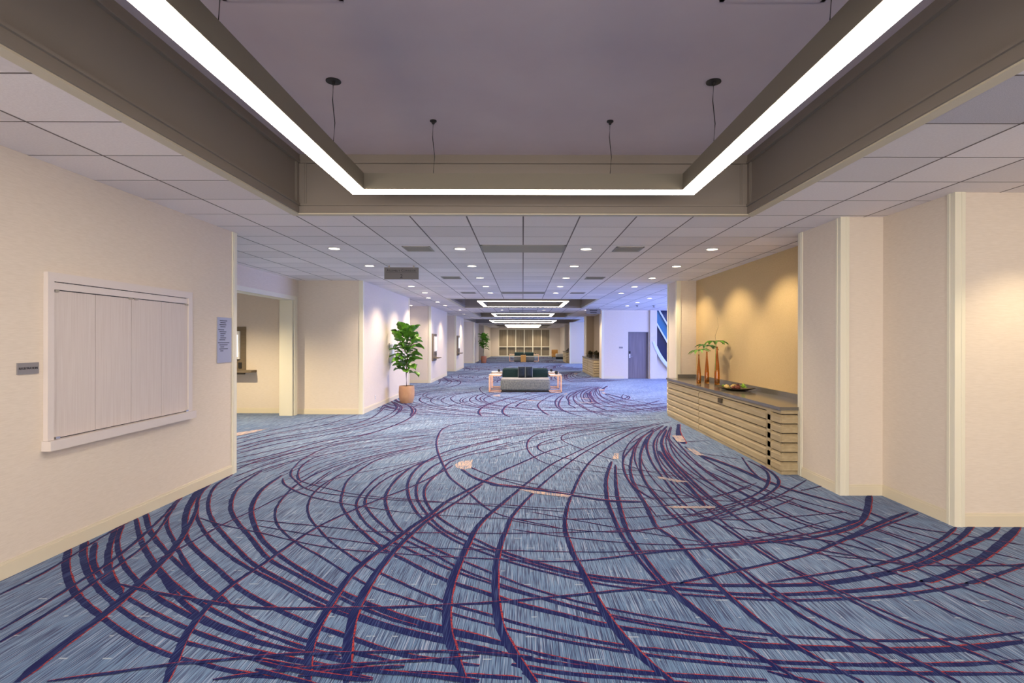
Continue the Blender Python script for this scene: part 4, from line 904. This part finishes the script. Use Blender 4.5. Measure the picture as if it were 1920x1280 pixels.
for nm, lb, lx, ly, r, m, k in (('dried_pod', 'tan dried pod at the left end of the platter', -.17, .0, .045, 'tan_ball', 'ball'), ('dried_pod', 'tan dried pod near the platter centre', -.06, .045, .052, 'tan_ball', 'ball'),
     ('dried_pod', 'small tan pod in front on the platter', -.10, -.06, .036, 'tan_ball', 'ball'), ('dried_rosette', 'maroon rosette in the middle of the platter', .03, .04, .045, 'maroon', 'tuft'), ('dried_rosette', 'dark maroon ball right of the platter centre', .08, -.03, .045, 'maroon', 'ball'),
     ('dried_rosette', 'small maroon ball behind the platter centre', .0, -.03, .035, 'maroon', 'ball'), ('succulent', 'lime green succulent at the right end of the platter', .18, -.01, .05, 'lime', 'tuft'), ('succulent', 'small lime succulent at the left tip of the platter', -.24, .0, .03, 'lime', 'tuft'),
     ('succulent', 'second lime succulent beside the maroon ball', .13, .05, .04, 'lime', 'tuft')):
    decor(nm, lb, 'succulent' if nm == 'succulent' else 'dried flower', lx, ly, r, M[m], k)
# dark plants on the far cabinets
def bush(x, y, z, r, label, n=26, m='leaf_dark', seed=0):
    t = thing('table_plant', label, 'plant', (x, y, z)); rg = random.Random(seed)
    MB().lathe([(0, 0), (r*.35, 0), (r*.45, r*.5), (r*.4, r*.5), (0, r*.4)], n=12, cap=False).build('bowl', M['dish'], t, True)
    for i in range(n):
        a = rg.uniform(0, 2*PI); e = rg.uniform(.1, 1.4); l = r*rg.uniform(.7, 1.15)
        d = Vector((math.cos(a)*math.cos(e), math.sin(a)*math.cos(e), math.sin(e)*.8))*l; nv = Vector((-math.sin(a), math.cos(a), 0))*l*.25; o0 = Vector((0, 0, r*.45))
        MB().loft([[o0+nv*.2, o0+Vector((0, 0, .004)), o0-nv*.2, o0-Vector((0, 0, .004))], [o0+d*.55+nv, o0+d*.55+Vector((0, 0, .02)), o0+d*.55-nv, o0+d*.5], [o0+d+nv*.1, o0+d+Vector((0, 0, .002)), o0+d-nv*.1, o0+d-Vector((0, 0, .002))]]).build('leaf', M[m], t, True)
bush(3.42, 27.6, .84, .26, 'dark leafy arrangement at the far end of the second cabinet', seed=4)
bush(3.55, 26.2, .84, .28, 'brown-green spiky arrangement on the near end of the second cabinet', seed=5)
bush(3.5, 41.5, .84, .22, 'small dark arrangement on the farthest cabinet', seed=6, n=14)

# ------------------------------------------------------------------ fiddle-leaf figs
def leafmesh(seed):
    rg = random.Random(seed); n = 10; rings = []; L_ = 1.0
    for i in range(n+1):
        q = i/n; wd = .40*math.sin(PI*min(1, q**.75))**.75*(1+.25*q)*(1-.12*math.sin(q*9)**2)+.008
        arch = .12*math.sin(q*PI)-.25*q*q; wave = .03*math.sin(q*14+seed)
        rings.append([(q*L_, wd*s, arch+abs(s)*.13+wave*s+ (0 if s else -.012)-.0) for s in (-1, -.5, 0, .5, 1)])
    b = MB(); top = b.loft(rings, cap=False, close=False)
    return b.mesh('leaf', M['leaf'], True)
leafs = [leafmesh(i) for i in range(5)]
def fig(x, y, label, pot_m, H_, seed, potr=.205, poth=.45, sc=1.0, spread=.46, n=64, z0f=.78):
    t = thing('potted_fig', label, 'potted plant', (x, y, 0)); rg = random.Random(seed)
    MB().lathe([(0, 0), (potr*.78, 0), (potr*.84, .02), (potr*.98, poth*.35), (potr*1.02, poth*.62), (potr*.97, poth*.96), (potr*.95, poth), (potr*.88, poth), (potr*.88, poth-.05)], n=32, cap=False).build('pot', M[pot_m], t, True)
    MB().lathe([(0, poth-.055), (potr*.9, poth-.05)], n=20, cap=False).build('soil', M['soil'], t)
    trunk = [(0, 0, poth-.08), (-.015, .01, .8), (.02, 0, 1.15), (.0, .01, H_*.72), (.02, 0, H_*.88)]
    MB().tube(trunk, [.016, .015, .014, .012, .007], 8).build('trunk', M['bark'], t, True)
    br = [Vector(p) for p in trunk]
    for k, (bx, bz) in enumerate(((-.26, H_*.86), (.30, H_*.93), (.12, H_*.95), (-.12, H_*.95), (.22, H_*.74), (-.26, H_*.68))):
        b0 = Vector((0, 0, bz-.42)); e = Vector((bx, rg.uniform(-.15, .15), bz-.05))
        MB().tube([b0, (b0+e)/2+Vector((bx*.15, 0, -.02)), e], [.009, .007, .004], 6).build('branch', M['bark'], t, True); br.append(e)
    for i in range(n):
        f = i/n; z = z0f+(H_-.1-z0f)*(f**.72)
        wmax = spread*(.45+.55*min(1, (z-z0f)/(H_*.45)))
        if z > H_-.22: wmax *= .8
        a = i*2.399+rg.uniform(-.3, .3); rr = wmax*rg.uniform(.05, .55)
        lf = rg.choice(leafs); o = link('leaf', lf, t)
        s = sc*rg.uniform(.22, .34)*(1.15 if z < 1.1 else 1)
        up = rg.uniform(-.1, .75)+(.5 if z > H_-.35 else 0)
        o.location = (rr*math.cos(a), rr*math.sin(a), z)
        o.rotation_euler = (rg.uniform(-.5, .5), -up, a+rg.uniform(-.4, .4)); o.scale = (s, s, s)
    return t
fig(-3.09, 14.5, 'large fiddle-leaf fig in a round tan pot by the left wall', 'terracotta', 1.99, 11)
fig(-2.90, 40.4, 'farther fiddle-leaf fig in a reddish pot by the left wall', 'redclay', 2.1, 12, potr=.21, poth=.50, sc=1.15, spread=.44, n=50, z0f=1.05)

# ------------------------------------------------------------------ sofas and tables
def sofa(x, y, label, labels_p, rz=0):
    """front edge at local y=0, depth towards +y"""
    t = thing('sofa', label, 'sofa', (x, y, 0), rz)
    MB().bevbox(-.76, .76, .06, .88, 0, .06, .01).build('plinth', M['black'], t)
    MB().bevbox(-.80, .80, 0, .92, .05, .40, .07).build('seat', M['grey_fabric'], t, True)
    MB().bevbox(-.78, .78, .02, .66, .385, .44, .025).build('seat_top', M['light_fabric'], t, True)
    for s in (-1, 1): MB().bevbox(min(s*.01, s*.76), max(s*.01, s*.76), .62, .90, .40, .72, .05).build('back_cushion', M['teal_fabric'], t, True)
    return t
def pillow(x, y, z, label, lean=.0):
    t = thing('throw_pillow', label, 'pillow', (x, y, z))
    # two-sided puffed square
    g = 10; V = []; Fc = []
    for sgn in (-1, 1):
        for i in range(g+1):
            for j in range(g+1):
                u, v = -1+2*i/g, -1+2*j/g; th = .085*((1-u**4)*(1-v**4))**.6
                V.append((.115*u, sgn*th*1.3, .18+.18*v))
    for k in (0, 1):
        o0 = k*(g+1)**2
        for i in range(g):
            for j in range(g):
                a_ = o0+i*(g+1)+j; Fc.append((a_, a_+1, a_+g+2, a_+g+1))
    MB().add(V, Fc).build('cover', M['navy_fabric'], t, True)
    MB().tube([(-.115, -.04, 0), (-.115, -.04, .35), (.115, -.04, .35), (.115, -.04, 0)], .008, 6).build('piping', M['piping'], t, True)
    t.rotation_euler.x = lean
    return t
def ctable(x, y, rz, label, w_=.40, d_=.62, h=.54, top='marble', fm='rosegold'):
    """open C frame: back posts at local x=0 side"""
    t = thing('side_table', label, 'side table', (x, y, 0), rz); r = .011; f = MB()
    for yy in (-d_/2+r, d_/2-r):
        f.box(0, 2*r, yy-r, yy+r, 0, h); f.box(0, w_, yy-r, yy+r, 0, 2*r); f.box(0, w_, yy-r, yy+r, h-2*r, h)
    f.box(0, 2*r, -d_/2, d_/2, 0, 2*r); f.box(0, 2*r, -d_/2, d_/2, h-2*r, h); f.box(w_-2*r, w_, -d_/2, d_/2, h-2*r, h); f.box(w_-2*r, w_, -d_/2, d_/2, 0, 2*r)
    f.build('frame', M[fm], t)
    MB().bevbox(-.005, w_+.005, -d_/2-.005, d_/2+.005, h, h+.022, .008).build('table_top', M[top], t, True)
    return t
def orb(x, y, z, r, label):
    t = thing('candle_bowl', label, 'candle holder', (x, y, z))
    MB().lathe([(0, 0), (r*.6, 0), (r*.95, r*.5), (r, r), (r*.85, r*1.5), (r*.6, r*1.75), (r*.5, r*1.7), (r*.6, r*1.2), (0, r*.4)], n=18, cap=False).build('bowl', M['black'], t, True)
SX = .08; SY = 17.45
sofa(SX, SY, 'grey and dark teal two-seat sofa facing the camera, the nearer one', None)
sofa(SX, SY+1.95, 'identical sofa back to back behind the nearer sofa', None, PI)
pillow(SX-.122, SY+.50, .442, 'left navy throw pillow with pale piping on the nearer sofa', -.12)
pillow(SX+.122, SY+.50, .442, 'right navy throw pillow with pale piping on the nearer sofa', -.12)
ctable(SX-1.17, SY+.33, 0, 'rose-gold frame side table left of the nearer sofa, front')
ctable(SX+1.17, SY+.33, PI, 'rose-gold frame side table right of the nearer sofa, front')
ctable(SX-1.17, SY+1.75, 0, 'rose-gold frame side table left of the nearer sofa, rear')
ctable(SX+1.17, SY+1.75, PI, 'rose-gold frame side table right of the nearer sofa, rear')
orb(SX-.92, SY+1.70, .563, .05, 'small black bowl on the left rear side table')
orb(SX+.93, SY+1.85, .563, .05, 'small black bowl on the right rear side table')
orb(SX+1.02, SY+.42, .563, .06, 'larger black bowl on the right front side table')
SY2 = 42.6
sofa(.09, SY2, 'grey and teal sofa of the far seating group', None)
sofa(.09, SY2+1.95, 'identical back-to-back sofa behind the far sofa', None, PI)
t = thing('wood_table', 'honey-coloured wooden side table in front of the far sofa', 'side table', (.03, SY2-.28, 0))
MB().box(-.2, .2, -.2, .2, .50, .54).build('table_top', M['orange'], t)
MB().box(-.2, -.17, -.2, .2, 0, .5).box(.17, .2, -.2, .2, 0, .5).box(-.17, .17, .17, .2, 0, .5).box(-.17, .17, -.2, -.17, 0, .5).build('box_base', M['orange'], t)
orb(-.06, SY2-.28, .54, .05, 'small dark bowl on the honey-coloured table, left'); orb(.12, SY2-.25, .54, .05, 'small dark bowl on the honey-coloured table, right')
ctable(-1.08, SY2+1.3, 0, 'pale side table left of the far sofa', top='marble'); ctable(1.26, SY2+1.3, PI, 'pale side table right of the far sofa', top='marble')
orb(1.0, SY2+1.3, .563, .05, 'small black bowl on the pale table right of the far sofa')
# armchair and low ottoman at the far end
t = thing('armchair', 'small honey-coloured armchair near the far right end', 'chair', (3.05, 52, 0))
MB().bevbox(-.3, .3, -.3, .3, .1, .42, .05).build('seat', M['orange'], t, True); MB().bevbox(-.3, .3, .2, .34, .40, .8, .05).build('backrest', M['orange'], t, True)
for x in (-.25, .25):
    for y in (-.25, .25): MB().tube([(x, y, 0), (x, y, .12)], .018, 6).build('leg', M['black'], t)
t = thing('ottoman', 'low pale ottoman with dark base beside the honey-coloured armchair', 'ottoman', (3.3, 49, 0))
MB().bevbox(-.35, .35, -.35, .35, .2, .5, .06).build('cushion', M['light_fabric'], t, True); MB().bevbox(-.34, .34, -.34, .34, 0, .2, .03).build('base', M['navy_fabric'], t, True)
